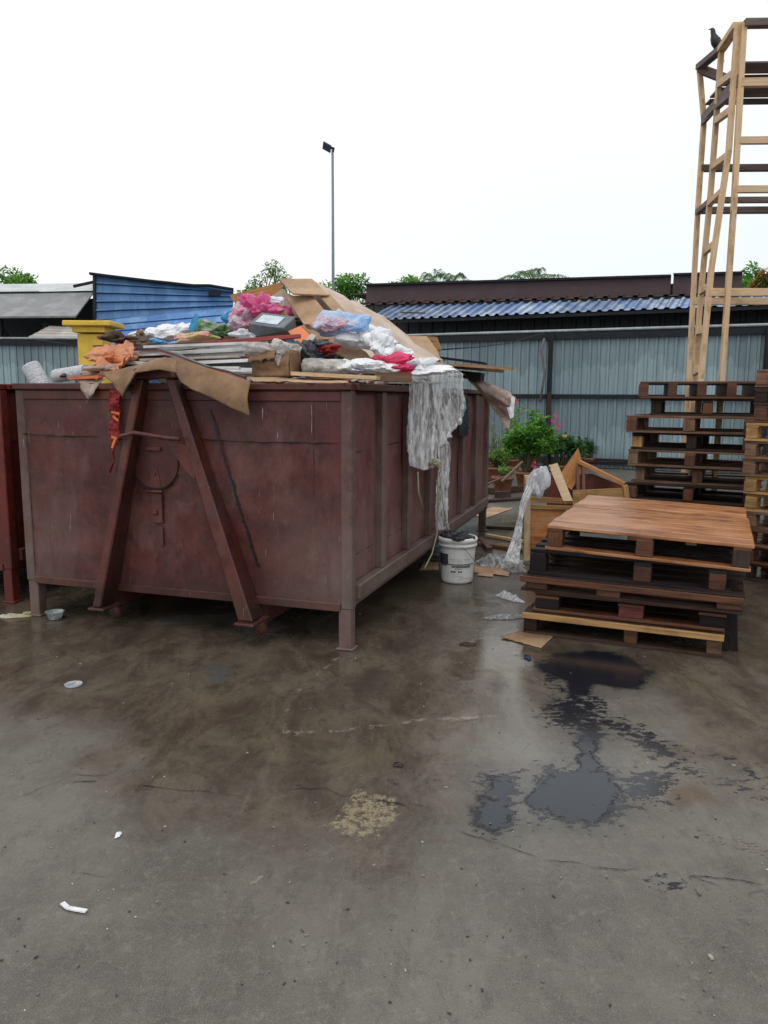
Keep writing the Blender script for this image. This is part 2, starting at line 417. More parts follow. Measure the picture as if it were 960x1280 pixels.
    for nm, arr in dict(oil=oil, speck=speck, rust=rust, tan=tan, paint=pn, faint=pn2, crack=crack, wet=wet, cem=cem, dry=dry, red=red, film=film_).items():
        at = me.attributes.new(nm, 'FLOAT', 'POINT'); at.data.foreach_set('value', np.clip(arr, -1, 1).astype(np.float32).ravel())
    m = M('wet_stained_concrete'); c = m.coord()
    A = {k: m.attr(k) for k in ('oil', 'speck', 'rust', 'tan', 'paint', 'faint', 'crack', 'wet', 'cem', 'dry', 'red', 'film')}
    n1 = m.noise(c, .9, 6, .62); n2 = m.noise(m.map(c, (1.3, .8, 1)), 4.5, 8, .72); n3 = m.noise(c, 28, 6, .72); n4 = m.noise(c, 130, 3, .7)
    n5 = m.noise(m.map(c, (1.7, .9, 1), (8, 3, 0)), 2.4, 9, .75, .5)
    col = m.mix(m.step(n1, .34, .64), (.076, .069, .054), (.146, .138, .117))
    nb = m.noise(m.map(c, (1, 1, 1), (11, 5, 0)), 1.7, 8, .7, .8); col = m.mix(m.math('MULTIPLY', m.step(nb, .52, .68), .4), col, (.062, .048, .034))
    col = m.mix(m.math('MULTIPLY', m.step(n2, .42, .68), .55), col, (.068, .057, .049))
    col = m.mix(m.math('MULTIPLY', m.step(n3, .5, .72), .55), col, (.18, .168, .15))
    n6 = m.noise(m.map(c, (1.5, .8, 1), (4, 4, 0)), 9, 9, .8, .6)
    col = m.mix(m.math('MULTIPLY', m.step(n6, .52, .66), .6), col, (.045, .038, .030))
    n8 = m.noise(m.map(c, (1, .8, 1), (2, 9, 0)), 19, 9, .82, .5); col = m.mix(m.math('MULTIPLY', m.step(n8, .54, .64), .45), col, (.20, .185, .155))
    col = m.mix(m.math('MULTIPLY', m.step(n4, .54, .70), .55), col, (.04, .036, .033)); n7 = m.noise(c, 260, 2, .6); col = m.mix(m.math('MULTIPLY', m.step(n7, .56, .66), .6), col, (.26, .25, .23))
    wf = m.step(A['wet'], -.35, .3)
    wcol = m.mix(m.step(n5, .34, .66), (.040, .028, .017), (.130, .106, .073))
    wcol = m.mix(m.math('MULTIPLY', m.step(n6, .48, .66), .5), wcol, (.026, .019, .013))
    wcol = m.mix(m.math('MULTIPLY', m.step(n3, .55, .75), .35), wcol, (.11, .09, .065))
    col = m.mix(m.math('MULTIPLY', wf, .80), col, wcol)
    col = m.mix(m.math('MULTIPLY', m.step(A['dry'], -.02, .1), .6), col, (.17, .16, .155))
    col = m.mix(m.math('MULTIPLY', m.step(A['rust'], -.01, .06), m.math('MULTIPLY_ADD', n3, .9, .15)), col, (.085, .040, .013))
    col = m.mix(m.math('MULTIPLY', m.step(A['red'], 0, .03), m.step(m.noise(m.map(c, (1, 3, 1)), 40, 3), .56, .6)), col, (.05, .012, .008))
    tn = m.noise(c, 32, 6, .75)
    cj = m.noise(m.map(c, (1, 1, 1), (7, 7, 0)), 55, 4, .75); col = m.mix(m.math('MULTIPLY', m.step(cj, .60, .68), .55), col, (.035, .030, .025)); col = m.mix(m.math('MULTIPLY', m.step(cj, .36, .30), .45), col, (.25, .235, .20))
    tcr = m.math('ABSOLUTE', m.math('SUBTRACT', m.noise(c, 20, 5, .7, 1.2), .5))
    tv = m.math('ADD', m.math('MULTIPLY', m.math('MINIMUM', A['tan'], .03), 5.), m.math('SUBTRACT', tn, .60))
    tf = m.math('MULTIPLY', m.step(tv, .0, .05), m.step(tcr, .004, .03))
    col = m.mix(m.math('MULTIPLY', tf, .8), col, (.30, .245, .155))
    pv = m.math('ADD', m.math('MULTIPLY', A['paint'], 7.), m.math('MULTIPLY', m.math('SUBTRACT', m.noise(c, 12, 7, .75), .58), 1.6))
    col = m.mix(m.math('MULTIPLY', m.step(pv, .0, .2), .5), col, (.34, .31, .27))
    fv = m.math('ADD', m.math('MULTIPLY', A['faint'], 12.), m.math('SUBTRACT', tn, .6))
    col = m.mix(m.math('MULTIPLY', m.step(fv, .0, .2), .3), col, (.30, .27, .24))
    cv = m.math('ADD', A['cem'], m.math('MULTIPLY', m.math('SUBTRACT', n3, .5), .12))
    col = m.mix(m.math('MULTIPLY', m.step(cv, -.01, .03), .75), col, m.mix(m.step(n4, .4, .65), (.045, .05, .055), (.12, .13, .135)))
    # paler specks of grit
    scn = m.noise(m.map(c, (22, 1.2, 1), (1, 2, 3)), 1.4, 4, .6); scn2 = m.noise(m.map(m.node('ShaderNodeMapping', Vector=c, Rotation=(0, 0, .9)).outputs[0], (26, 1.4, 1)), 1.3, 4, .6)
    col = m.mix(m.math('MULTIPLY', m.math('MAXIMUM', m.step(scn, .64, .70), m.step(scn2, .65, .71)), .10), col, (.24, .22, .19))
    gv = m.voro(c, 26); gv2 = m.noise(c, 3, 2)
    grit = m.math('MULTIPLY', m.step(gv, .045, .03), m.step(gv2, .55, .6))
    col = m.mix(grit, col, (.42, .4, .37))
    dk = m.math('MULTIPLY', m.step(m.voro(m.map(c, (1, 1, 1), (5, 5, 0)), 11), .06, .03), m.step(m.noise(m.map(c, (1, 1, 1), (9, 0, 0)), 2.1, 2), .5, .56))
    col = m.mix(dk, col, (.012, .012, .012))
    ov = m.math('ADD', A['oil'], m.math('MULTIPLY', m.math('SUBTRACT', m.noise(m.map(c, (1, 1.7, 1)), 9, 6, .7), .5), .075))
    ov = m.math('ADD', ov, m.math('MULTIPLY', m.math('SUBTRACT', m.noise(c, 60, 6, .82), .52), .11))
    of = m.step(ov, -.012, .030)
    halo = m.math('MULTIPLY', m.step(A['oil'], -.14, .02), .35)
    col = m.mix(halo, col, (.030, .029, .030))
    sv = m.math('ADD', m.math('MULTIPLY', A['speck'], 1.4), m.math('MULTIPLY', m.math('SUBTRACT', m.noise(m.map(c, (1, 1.6, 1)), 17, 7, .74), .545), 1.0))
    sf = m.step(sv, .0, .02)
    of = m.math('MAXIMUM', of, sf)
    col = m.mix(m.math('MULTIPLY', of, .96), col, (.008, .010, .016))
    cr = m.math('ADD', A['crack'], m.math('MULTIPLY', m.math('SUBTRACT', n2, .5), .010))
    cf = m.step(cr, .0075, .0025)
    cb = m.math('MULTIPLY', m.step(A['crack'], .03, .0), .35)
    col = m.mix(cb, col, (.05, .038, .03)); col = m.mix(m.math('MULTIPLY', cf, .9), col, (.008, .007, .006))
    # roughness: water film patches, shiny oil, matt paint
    r = m.math('MULTIPLY_ADD', n2, m.math('MULTIPLY_ADD', wf, -.12, .42), m.math('MULTIPLY_ADD', wf, -.10, .16))
    r = m.math('MULTIPLY_ADD', n3, .12, r)
    pud = m.math('MULTIPLY', m.math('MAXIMUM', wf, 0.), m.step(m.noise(m.map(c, (1, 1, 1), (2, 7, 0)), 1.1, 5, .55), .47, .56))
    pud = m.math('MAXIMUM', pud, m.math('MULTIPLY', m.step(A['film'], -.08, .1), m.math('MULTIPLY_ADD', n2, .4, .55)))
    r = m.mix(pud, r, .12)
    r = m.mix(of, r, m.math('MULTIPLY_ADD', n3, .22, .05))
    h = m.math('ADD', m.math('MULTIPLY', n2, .5), m.math('ADD', m.math('MULTIPLY', n3, .22), m.math('MULTIPLY', n4, .05)))
    h = m.math('MULTIPLY', h, m.math('SUBTRACT', 1., m.math('MULTIPLY', m.math('MAXIMUM', pud, of), .8)))
    h = m.math('SUBTRACT', h, m.math('MULTIPLY', cf, .8))
    m.bsdf(col, r, m.bump(h, .5, .012), Specular_IOR_Level=m.math('MULTIPLY_ADD', of, -.12, .60), Specular_Tint=m.mix(of, (1, 1, 1), (.72, .86, 1.)))
    me.materials.append(m.m)
    o = bpy.data.objects.new('ground', me); COL.objects.link(o)
    return tag(o, 'stained wet concrete yard with oil patches, cracks and worn paint lines', 'ground', kind='structure')
build_ground()
def cracks():
    c1 = lambda L: [(560+x/2.4, 780+y/2.4) for x, y in L]; c2 = lambda L: [(x/1.714, 740+y/1.714) for x, y in L]
    m = M('crack_dark'); m.bsdf((.010, .009, .008), .8); rs = random.Random(4)
    for L, w0 in ((c2([(145, 405), (200, 410), (330, 413), (360, 422), (460, 438), (535, 435)]), 1.), (c2([(580, 425), (650, 421), (700, 425), (740, 440), (850, 458), (915, 490)]), .9),
                 (c2([(160, 600), (230, 608), (370, 592)]), .5), (c1([(30, 610), (90, 632), (180, 672), (280, 710)]), .7), (c1([(280, 710), (390, 728), (430, 735), (600, 735)]), 1.1),
                 (c1([(720, 760), (800, 782), (880, 815), (960, 803)]), 1.2), (c1([(720, 760), (850, 768), (960, 785)]), 1.), (c1([(0, 295), (140, 286)]), .8),
                 ([(0, 1005), (90, 968), (160, 975)], .5), (c2([(850, 458), (930, 465)]), .5)):
        P = []
        for a, b in zip(L, L[1:]):
            a, b = G(*a), G(*b); n = max(2, int((b-a).length/.008))
            for k in range(n):
                p = a.lerp(b, k/n); p.x += .030*mn.noise(p*5)+.010*mn.noise(p*21)+.003*mn.noise(p*70); p.y += .030*mn.noise(p*5+Vector((7, 0, 0)))+.012*mn.noise(p*21+Vector((7, 0, 0))); P.append(p)
        mb = MB(); N = len(P)
        for k, p in enumerate(P):
            d = (P[min(k+1, N-1)]-P[max(0, k-1)]).normalized(); s_ = Vector((-d.y, d.x, 0))
            w = w0*.62*(.0022+.0045*max(-.5, mn.noise(p*9)))*min(1, k/8+.15, (N-1-k)/8+.15)*rs.uniform(.7, 1.3)
            mb.v += [p+s_*w+Vector((0, 0, .003)), p-s_*w*rs.uniform(.5, 1.5)+Vector((0, 0, .003))]
        for k in range(N-1):
            if mn.noise(P[k]*6+Vector((0, 0, 3))) > -.28: mb.face((2*k, 2*k+1, 2*k+3, 2*k+2))
        if not mb.f: continue
        tag(mb.build('ground_crack', m.m), 'thin dark crack running through the concrete yard', 'crack', group='cracks in the concrete', kind='structure')
cracks()

# ------------------------------------------------------------------ CONTAINERS
def dented(mb, p, ex, ez, nrm, amp, nu=60, nv=36, seed=0, tint=1.):
    """sheet from corner p spanned by ex, ez, dented along nrm"""
    p, ex, ez, nrm = map(Vector, (p, ex, ez, nrm))
    def fn(u, v):
        q = p+ex*u+ez*v; e = min(u, 1-u, v, 1-v)*8; e = min(1, e)
        return q+nrm*(mn.noise(q*1.9+Vector((seed, 0, 0)))*amp+mn.noise(q*5.5+Vector((0, seed, 0)))*amp*.35)*e
    mb.grid(fn, nu, nv, tint)
def make_container(name, label, mat, fmat, rmat, loc, rz):
    t = thing(name, label, 'skip container', loc, rz)
    X1, Y1, ZB, ZT = CW, CL, .25, 1.535
    fw = MB(); dented(fw, (.03, 0, ZB), (X1-.06, 0, 0), (0, 0, ZT-ZB), (0, -1, 0), .016, seed=1)
    dented(fw, (X1-.03, .012, ZB), (-(X1-.06), 0, 0), (0, 0, ZT-ZB), (0, -1, 0), .002, 10, 8); fpn = fw.build('front_panel', mat, t)
    for nm, x, sg in (('side_panel', X1-.045, 1), ('side_panel', .045, -1)):
        sw = MB()
        if sg > 0: dented(sw, (x, .03, ZB+.06), (0, Y1-.06, 0), (0, 0, ZT-ZB-.06), (1, 0, 0), .018, 90, 30, seed=4)
        else: dented(sw, (x, Y1-.03, ZB+.06), (0, -(Y1-.06), 0), (0, 0, ZT-ZB-.06), (-1, 0, 0), .010, 90, 30, seed=8)
        sw.build(nm, sidepaint if mat is maroon else mat, t, solid=.006)
    bw = MB(); dented(bw, (X1-.03, Y1, ZB), (-(X1-.06), 0, 0), (0, 0, ZT-ZB), (0, 1, 0), .01); bw.build('rear_panel', mat, t, solid=.006)
    MB().box((X1/2, Y1/2, ZB+.045), (X1-.12, Y1-.06, .03)).build('floor_plate', mat, t)
    # rim
    r = MB()
    r.box((X1/2, .012, 1.555), (X1+.01, .075, .04)); r.box((X1/2, Y1-.012, 1.555), (X1+.01, .075, .04))
    r.box((.01, Y1/2, 1.555), (.075, Y1-.106, .0405)); r.box((X1-.01, Y1/2, 1.555), (.075, Y1-.106, .0405))
    r.box((X1/2, -.004, 1.50), (X1-.13, .012, .06))
    r.build('top_rim', fmat, t, bevel=.005)
    for x in (.0325, X1-.0325):
        for y in (.03, Y1-.03):
            p = MB(); p.box((x, y, .8925), (.07, .072, 1.283)); p.build('corner_post', rmat, t, bevel=.006)
    for x in (.045, X1-.045):
        for y in (.036, Y1-.036):
            f = MB(); f.box((x, y, .130), (.078, .075, .242)); f.box((x, y, .007), (.11, .10, .012)); f.build('foot', rmat, t, bevel=.004)
    b = MB(); b.box((X1/2, -.004, .262), (X1-.14, .022, .05)); b.build('bottom_rail', fmat, t, bevel=.004)
    s = MB(); s.box((X1-.005, Y1/2, .345), (.06, Y1-.145, .09)); s.box((X1-.04, Y1/2, .275), (.05, Y1-.15, .05)); s.build('side_rail', rmat, t, bevel=.005)
    s = MB(); s.box((.005, Y1/2, .345), (.06, Y1-.145, .09)); s.build('side_rail', rmat, t, bevel=.005)
    for k, y in enumerate((.60, 1.22, 1.85, 2.48, 3.10, 3.72)):
        for x, sg in ((X1-.02, 1), (.02, -1)):
            rb = MB(); rb.box((x, y, .958), (.055, .085, 1.14), jitter=.002); rb.build('side_rib', rmat, t, bevel=.006)
    # weld seams: thin uneven dark joints
    def seam(pts, w, par):
        mb = MB(); P_ = []
        for (a, b) in zip(pts, pts[1:]):
            a, b = Vector(a), Vector(b); n_ = max(2, int((b-a).length/.03))
            for k in range(n_): P_.append(a.lerp(b, k/n_)+Vector((random.uniform(-.002, .002), 0, random.uniform(-.003, .003))))
        P_.append(Vector(pts[-1]))
        mb.tube(P_, [w*random.uniform(.35, 1.5) for _ in P_], 5); mb.build('weld_seam', steel_dark, par)
    seam([(.05, -.010, 1.245), (.32, -.010, 1.238), (.62, -.010, 1.236)], .0035, fpn); seam([(1.36, -.010, 1.238), (1.75, -.010, 1.228), (2.27, -.010, 1.234)], .0035, fpn)
    seam([(.078, -.008, .32), (.076, -.008, .8), (.082, -.008, 1.2)], .0016, fpn); seam([(2.12, -.008, .9), (2.125, -.008, 1.46)], .0010, fpn)
    for y0, y1, z in ((.08, .55, 1.17), (.65, 1.17, 1.18), (1.3, 1.8, 1.17), (.08, .55, .55), (.65, 1.17, .55)):
        seam([(X1-.040, y0, z), (X1-.040, y1, z+.004)], .0025, t)
    # underframe
    for x in (.62, X1-.62):
        g = MB(); g.box((x, Y1/2, .175), (.08, Y1-.1, .14)); g.build('underframe_beam', fmat, t)
    c = MB()
    for y in (.5, 1.4, 2.3, 3.2, 4.0): c.box((X1/2, y, .262), (X1-.2, .06, .05))
    c.build('cross_member', fmat, t)
    for x in (.36, X1-.5):
        rl = MB()
        rl.tube([(x-.07, .7, .075), (x+.07, .7, .075)], .072, 20); rl.tube([(x-.1, .7, .075), (x+.1, .7, .075)], .02, 10); rl.build('roller', steel_dark, t)
    # lifting A frame: tops at x .80/1.07, feet at x .50/1.64
    topz, tipz = 1.60, .165
    def legp(x0, x1, w0, w1, d0, d1):
        lg = MB(); b = len(lg.v); P = []
        for (x, z, w, d) in ((x0, topz, w0, d0), (x1, tipz, w1, d1)):
            P += [(x-w/2, -.008, z), (x+w/2, -.008, z), (x+w/2, -d, z), (x-w/2, -d, z)]
        lg.v += [Vector(p) for p in P]
        for q, tt_ in (((0, 1, 2, 3), 1), ((7, 6, 5, 4), 1), ((0, 4, 5, 1), 1), ((1, 5, 6, 2), .62), ((2, 6, 7, 3), 1), ((3, 7, 4, 0), .7)): lg.face(q, None, tt_)  # both leg sides tinted darker: shade painted into the colour
        return lg
    tl = proj_local(168, 478); tr = proj_local(209, 478)
    bl = proj_local(117, 742); br = proj_local(306, 760)
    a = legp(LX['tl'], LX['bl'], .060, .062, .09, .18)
    for z in (.62, .585): pass
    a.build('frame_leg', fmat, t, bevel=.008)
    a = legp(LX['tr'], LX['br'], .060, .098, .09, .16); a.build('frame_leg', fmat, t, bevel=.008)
    h = MB(); h.box(((LX['tl']+LX['tr'])/2, -.056, 1.632), (LX['tr']-LX['tl']+.085, .105, .062), taper=(.86, 1)); h.build('frame_head', fmat, t, bevel=.008)
    # shoe plates under the legs
    for x, w in ((LX['bl'], .12), (LX['br'], .13)):
        p = MB(); p.box((x+.01, -.09, .155), (w, .22, .016)); p.tube([(x+.03, -.06, .16), (x+.045, -.04, .10), (x+.05, -.03, .065)], [.035, .036, .028], 12); p.build('shoe_plate', fmat, t, bevel=.004)
    cb = MB(); zc = 1.255
    cb.tube([(LX['tl']-.125, -.13, zc-.02), (LX['tl']-.09, -.155, zc), (LX['tl']+.02, -.175, zc+.022), (LX['tr']+.02, -.165, zc-.005), (LX['tr']+.10, -.15, zc-.01)], .0135, 10)
    cb.build('lifting_bar', fmat, t)
    gs = MB()
    gs.prism([(LX['tr']-.03, -.10, 1.235), (LX['tr']+.14, -.10, 1.20), (LX['tr']+.17, -.10, 1.0), (LX['tr']+.10, -.10, 1.06)], (0, -1, 0), .012)
    gs.build('gusset_plate', fmat, t)
    # inspection plate and hinge
    cx = 1.05
    ar = MB(); pts = []
    for k in range(13):
        an = math.radians(205+130*k/12); pts.append((cx+.175*math.cos(an)*1.02, -.016, 1.09+.175*math.sin(an)))
    ar.tube(pts, [.002+.003*abs(math.sin(k*.9)) for k in range(len(pts))], 6); ar.build('scribed_arc', steel_dark, fpn)
    MB().prism([(cx+.168*math.cos(q_), -.012, 1.09+.168*math.sin(q_)) for q_ in [rad(a0_*10) for a0_ in range(36)]], (0, -1, 0), .003, .80).build('round_cover', mat, fpn)
    hp = MB()
    hp.box((cx+.005, -.018, 1.172), (.10, .03, .024)); hp.build('hinge_lug', fmat, fpn, bevel=.004)
    hp = MB()
    hp.tube([(cx-.06, -.03, .905), (cx+.06, -.03, .905)], .011, 10); hp.box((cx+.01, -.018, .80), (.075, .014, .19)); hp.box((cx+.0, -.03, .775), (.035, .018, .03)); hp.box((cx+.03, -.0165, .62), (.03, .01, .12))
    hp.build('latch_plate', fmat, fpn, bevel=.003)
    tp = MB(); tp.prism([(cx-.045, -.013, .93), (cx+.045, -.013, .93), (cx+.02, -.013, 1.05), (cx-.012, -.013, 1.06)], (0, -1, 0), .006); tp.tube([(cx, -.012, 1.02), (cx, -.028, 1.02)], .011, 8)
    tp.build('hook_plate', fmat, fpn)
    # tar streak
    ts = MB()
    path = []
    for k in range(140):
        z = 1.42-.95*k/139; path.append((LX['tr']+(LX['br']-LX['tr'])*(topz-z)/(topz-tipz)+.155-.03*k/139+.012*mn.noise(Vector((z*14, 0, 5))), z))
    ws = [max(.002, .0075+.011*mn.noise(Vector((k*.45, 3, 0)))+random.uniform(-.003, .003)) for k in range(len(path))]
    b = len(ts.v)
    for (xa, za), w in zip(path, ws): ts.v += [Vector((xa-w, -.0125, za)), Vector((xa+w*random.uniform(.6, 1.2), -.0125, za))]
    for k in range(len(path)-1): ts.face((b+2*k, b+2*k+2, b+2*k+3, b+2*k+1))
    ts.build('tar_streak', black, fpn)
    return t
CI = Matrix.Rotation(-math.atan2(-CU.y, -CU.x), 3, 'Z')
def proj_local(px, py, off=.12):
    return CI @ (hit(px, py, R0-CV*off, CV)-L0)
LX = {'tl': proj_local(169, 478).x, 'tr': proj_local(208, 478).x, 'bl': proj_local(119, 742, .18).x, 'br': proj_local(306, 760, .16).x}
CRZ = math.atan2(-CU.y, -CU.x)
make_container('waste_container', 'maroon steel skip container heaped with rubbish, rusty A shaped lifting frame on its front', maroon, framered, ribpaint, L0, CRZ)
c2p = G(15, 712, .25) - Matrix.Rotation(CRZ, 3, 'Z') @ Vector((CW, 0, .25))
make_container('waste_container', 'brighter red skip container at the left edge, mostly cut off beside the maroon one', redcont, redcont, redrib, c2p, CRZ)

# ------------------------------------------------------------------ RUBBISH in the container
def sheet(pts, nu=16, nv=12, wr=.01, wsc=6, bulge=0., tint=1., seed=0, rag=0.):
    """four world corners tl,tr,br,bl -> wrinkled sheet"""
    tl, tr, br, bl = [Vector(p) for p in pts]; n = (tr-tl).cross(bl-tl).normalized()
    def fn(u, v):
        p = (tl*(1-u)+tr*u)*(1-v)+(bl*(1-u)+br*u)*v
        w = vn(p+Vector((seed, seed*.7, 0)), wsc, 4)*wr*2
        e = 0
        if rag: e = mn.noise(Vector((u*9+seed, v*9, 0)))*rag
        q = p+n*(w+bulge*math.sin(math.pi*u)*math.sin(math.pi*v))
        return q+(tr-tl)*(e if u in (0., 1.) else 0)*.3+(bl-tl)*(e if v in (0., 1.) else 0)
    return MB().grid(fn, nu, nv, tint)
def bag(c, r, seed=0, amp=.28, sc=2.2, sub=5, rz=0., flat=.6, ridge=True, ears=2):
    """crumpled soft body: creased by a stack of random straight folds, with pulled out corners"""
    bm = bmesh.new(); bmesh.ops.create_icosphere(bm, subdivisions=sub, radius=1.)
    mb = MB(); c = Vector(c); rot = Matrix.Rotation(rz, 3, 'Z'); rs = random.Random(seed*13+5)
    folds = []
    for k in range(10):
        n_ = Vector((rs.gauss(0, 1), rs.gauss(0, 1), rs.gauss(0, .7))).normalized(); f_ = (.5, .62, .78, .95, 1.2, 1.5, 1.9, 2.5, 3.3, 4.4)[k]*sc/2.2
        folds.append((n_, f_, rs.random(), .34/f_**1.05))
    er = [(Vector((rs.gauss(0, 1), rs.gauss(0, 1), abs(rs.gauss(0, .6)))).normalized(), rs.uniform(.35, .8)) for _ in range(ears)]
    for v in bm.verts:
        d = v.co.normalized(); q = d.copy(); t = 0
        for n_, f_, ph, w_ in folds:
            x = q.dot(n_)*f_+ph; tri = abs((x % 1)*2-1)
            t += (tri-.5)*w_; q = q+n_*((tri-.5)*.10)
        k = 1+amp*(t*1.7+mn.noise(d*1.1+Vector((seed, 0, 0)))*.7)
        for e_, h_ in er:
            a_ = max(0, d.dot(e_)-.80)/.20; k += h_*a_*a_
        p = Vector((d.x*r[0]*k, d.y*r[1]*k, d.z*r[2]*k))
        if p.z < 0: p.z *= flat
        mb.v.append(c+rot @ p)
    for f in bm.faces: mb.face([v.index for v in f.verts], None, 1., not ridge)
    bm.free(); return mb
def board(px, ts, th=.012, flip=1, tint=1.):
    """rigid flat board from measured outline points; ts = depth per point (a plane is fitted)"""
    P = [T(x, y, t) for (x, y), t in zip(px, ts if isinstance(ts, (list, tuple)) else [ts]*len(px))]
    n = Vector((0, 0, 0)); o = sum(P, Vector((0, 0, 0)))/len(P)
    for i in range(len(P)): n += (P[i]-o).cross(P[(i+1) % len(P)]-o)
    n.normalize()
    if n.dot(CV) < 0: n = -n
    P = [p-n*(p-o).dot(n) for p in P]
    return MB().prism(P, n, th, tint)

prof = [(-200, 478), (20, 478), (60, 474), (120, 456), (165, 434), (240, 417), (290, 404), (330, 372), (352, 366), (390, 372), (412, 380), (440, 392), (478, 408), (522, 444), (557, 462), (600, 476), (700, 480)]
def prof_y(px):
    for (a, ya), (b, yb) in zip(prof, prof[1:]):
        if a <= px <= b: return ya+(yb-ya)*(px-a)/(b-a)
    return 480
CM = Matrix.Rotation(CRZ, 3, 'Z')
def heap_z(X, Yl):
    w = L0+CM @ Vector((X, Yl, 0)); px, _ = proj((w.x, w.y, 1.6)); hz = 494+(px)*.0056
    zp = 1.5+(hz-prof_y(px)-15)/975*w.y
    bump = math.exp(-((Yl-2.15)/1.05)**2)
    edge = min(1, min(X, CW-X)*3.2+.0)*min(1, min(Yl+.15, CL-Yl)*3)
    z = 1.50+(max(zp, 1.5)-1.50)*bump*edge
    return z+vn((X*3, Yl*3, 0), 1.4, 4)*.035*edge-.05
hm = M('mixed_rubbish'); c = hm.coord()
vc = hm.voro(c, 11, 'Color'); hs = hm.sep(vc)
hc = hm.mix(hm.step(hs[0], .4, .42), (.16, .10, .06), (.05, .04, .038))
hc = hm.mix(hm.step(hs[1], .72, .74), hc, (.42, .40, .38)); hc = hm.mix(hm.step(hs[2], .86, .88), hc, (.30, .05, .05)); hc = hm.mix(hm.step(hs[0], .9, .92), hc, (.06, .16, .35))
hm.bsdf(hc, .6, hm.bump(hm.voro(c, 11), .8, .05))
hp = MB().grid(lambda u, v: (.07+(CW-.14)*u, .05+(CL-.1)*v, heap_z(.07+(CW-.14)*u, .05+(CL-.1)*v)), 70, 110, smooth=False)
_r = random.Random(21)
for k in range(900):
    X_, Y_ = _r.uniform(.12, CW-.12), _r.uniform(.10, CL-.2); z_ = heap_z(X_, Y_)+_r.uniform(.0, .05)
    a_, s1, s2 = _r.uniform(0, 6.28), _r.uniform(.02, .11), _r.uniform(.015, .05); n_ = Vector((_r.gauss(0, .45), _r.gauss(0, .45), 1)).normalized()
    e1 = Vector((math.cos(a_), math.sin(a_), 0)); e1 = (e1-n_*e1.dot(n_)).normalized()*s1; e2 = n_.cross(e1).normalized()*s2; c_ = Vector((X_, Y_, z_)); b_ = len(hp.v)
    hp.v += [c_-e1-e2, c_-e1*.9+e2, c_+e2*.8+n_*_r.uniform(-.02, .02), c_+e1+e2*.9, c_+e1*.8-e2, c_-e2*1.1+n_*_r.uniform(-.02, .02)]
    hp.face((b_, b_+5, b_+2, b_+1)); hp.face((b_+5, b_+4, b_+3, b_+2))
o = hp.build('rubbish_heap', hm.m); o.location = L0; o.rotation_euler = (0, 0, CRZ)
tag(o, 'mixed mass of brown and dark rubbish filling the maroon container under the larger pieces', 'rubbish', kind='stuff')

CB = cardboard('brown_cardboard'); CBF = cardboard('flap_cardboard', (.27, .165, .095), (.17, .10, .055), .5); CBW = cardboard('pale_cardboard', (.60, .49, .41), (.47, .36, .285), .25); CBL = cardboard('light_brown_board', (.47, .32, .20), (.33, .215, .13), .3)
CBD = cardboard('dark_cardboard', (.16, .10, .065), (.08, .05, .035), .5)
def rb(mb, name, mat, label, cat, **kw): return solo(mb, name, mat, label, cat, **kw)
rb(board([(287, 369), (351, 353), (353, 362), (333, 378), (330, 400), (299, 388)], 2.7, .015), 'plywood_board', W['ply'], 'brown spotted board sticking up behind the pink bag', 'board')
rb(board([(348, 346), (372, 348), (390, 351), (411, 366), (366, 369)], [1.75, 1.8, 1.85, 1.55, 1.5], .012), 'chipboard_sheet', CBL, 'small tan sheet forming the peak of the rubbish heap', 'board')
rb(board([(353, 364), (366, 369), (391, 369), (419, 400), (412, 409), (380, 406)], [1.68, 1.62, 1.6, 1.35, 1.3, 1.35], .012), 'chipboard_sheet', CBL, 'tan sheet leaning below the peak sheet, its lower edge grey', 'board')
rb(board([(330, 376), (353, 361), (360, 372), (379, 407), (364, 420), (342, 398)], 1.8, .012), 'cardboard_sheet', CBW, 'pale rounded cardboard sheet behind the leaning tan sheet', 'cardboard sheet')
rb(board([(398, 369), (412, 366), (441, 400), (424, 397)], [1.6, 1.6, 1.35, 1.35], .03), 'cardboard_sheet', CBL, 'narrow folded cardboard strip right of the leaning tan sheet', 'cardboard sheet')
rb(board([(380, 405), (413, 408), (412, 412), (383, 409)], 1.28, .012), 'board_edge', W['mid'], 'grey splintered strip along the lower edge of the leaning tan sheet', 'board')
rb(board([(391, 370), (397, 369), (420, 397), (417, 402), (404, 386)], 1.3, .02), 'cardboard_strip', CBD, 'dark curled cardboard strip between the leaning tan sheet and the narrow folded strip', 'cardboard sheet')
rb(board([(344, 382), (350, 381), (361, 396), (362, 401), (356, 402)], 1.33, .015), 'cardboard_scrap', W['yellow'], 'light yellowish card tongue right of the bright pink bag', 'cardboard sheet')
# big pale tarp board sweeping down to the right
def bigsheet(u, v):
    top = [(388, 351, 2.3), (412, 361, 2.35), (440, 374, 2.45), (478, 395, 2.6), (520, 430, 2.8), (557, 452, 3.0)]
    bot = [(392, 402, 1.5), (408, 412, 1.45), (430, 425, 1.4), (462, 448, 1.35), (490, 466, 1.3), (535, 470, 1.5)]
    f = u*5; i = min(4, int(f)); g = f-i
    a = [top[i][k]*(1-g)+top[i+1][k]*g for k in range(3)]; b = [bot[i][k]*(1-g)+bot[i+1][k]*g for k in range(3)]
    x, y, t = [a[k]*(1-v)+b[k]*v for k in range(3)]
    p = T(x, y, t); p += (CV*-.10+Vector((0, 0, .04)))*math.sin(math.pi*v)+Vector((0, 0, 1))*(vn(p, 2.5, 3)*.02-.022*max(0, 1-abs(v-.45-.12*u)*16)-.018*max(0, 1-abs(u-.38-.3*v)*22)+.02*(abs((u*3.1+v*2.3) % 1-.5)))
    return p
rb(MB().grid(bigsheet, 50, 24), 'tarpaulin_sheet', CBW, 'big pale beige sheet sweeping down the right side of the heap', 'sheet', solid=.006)
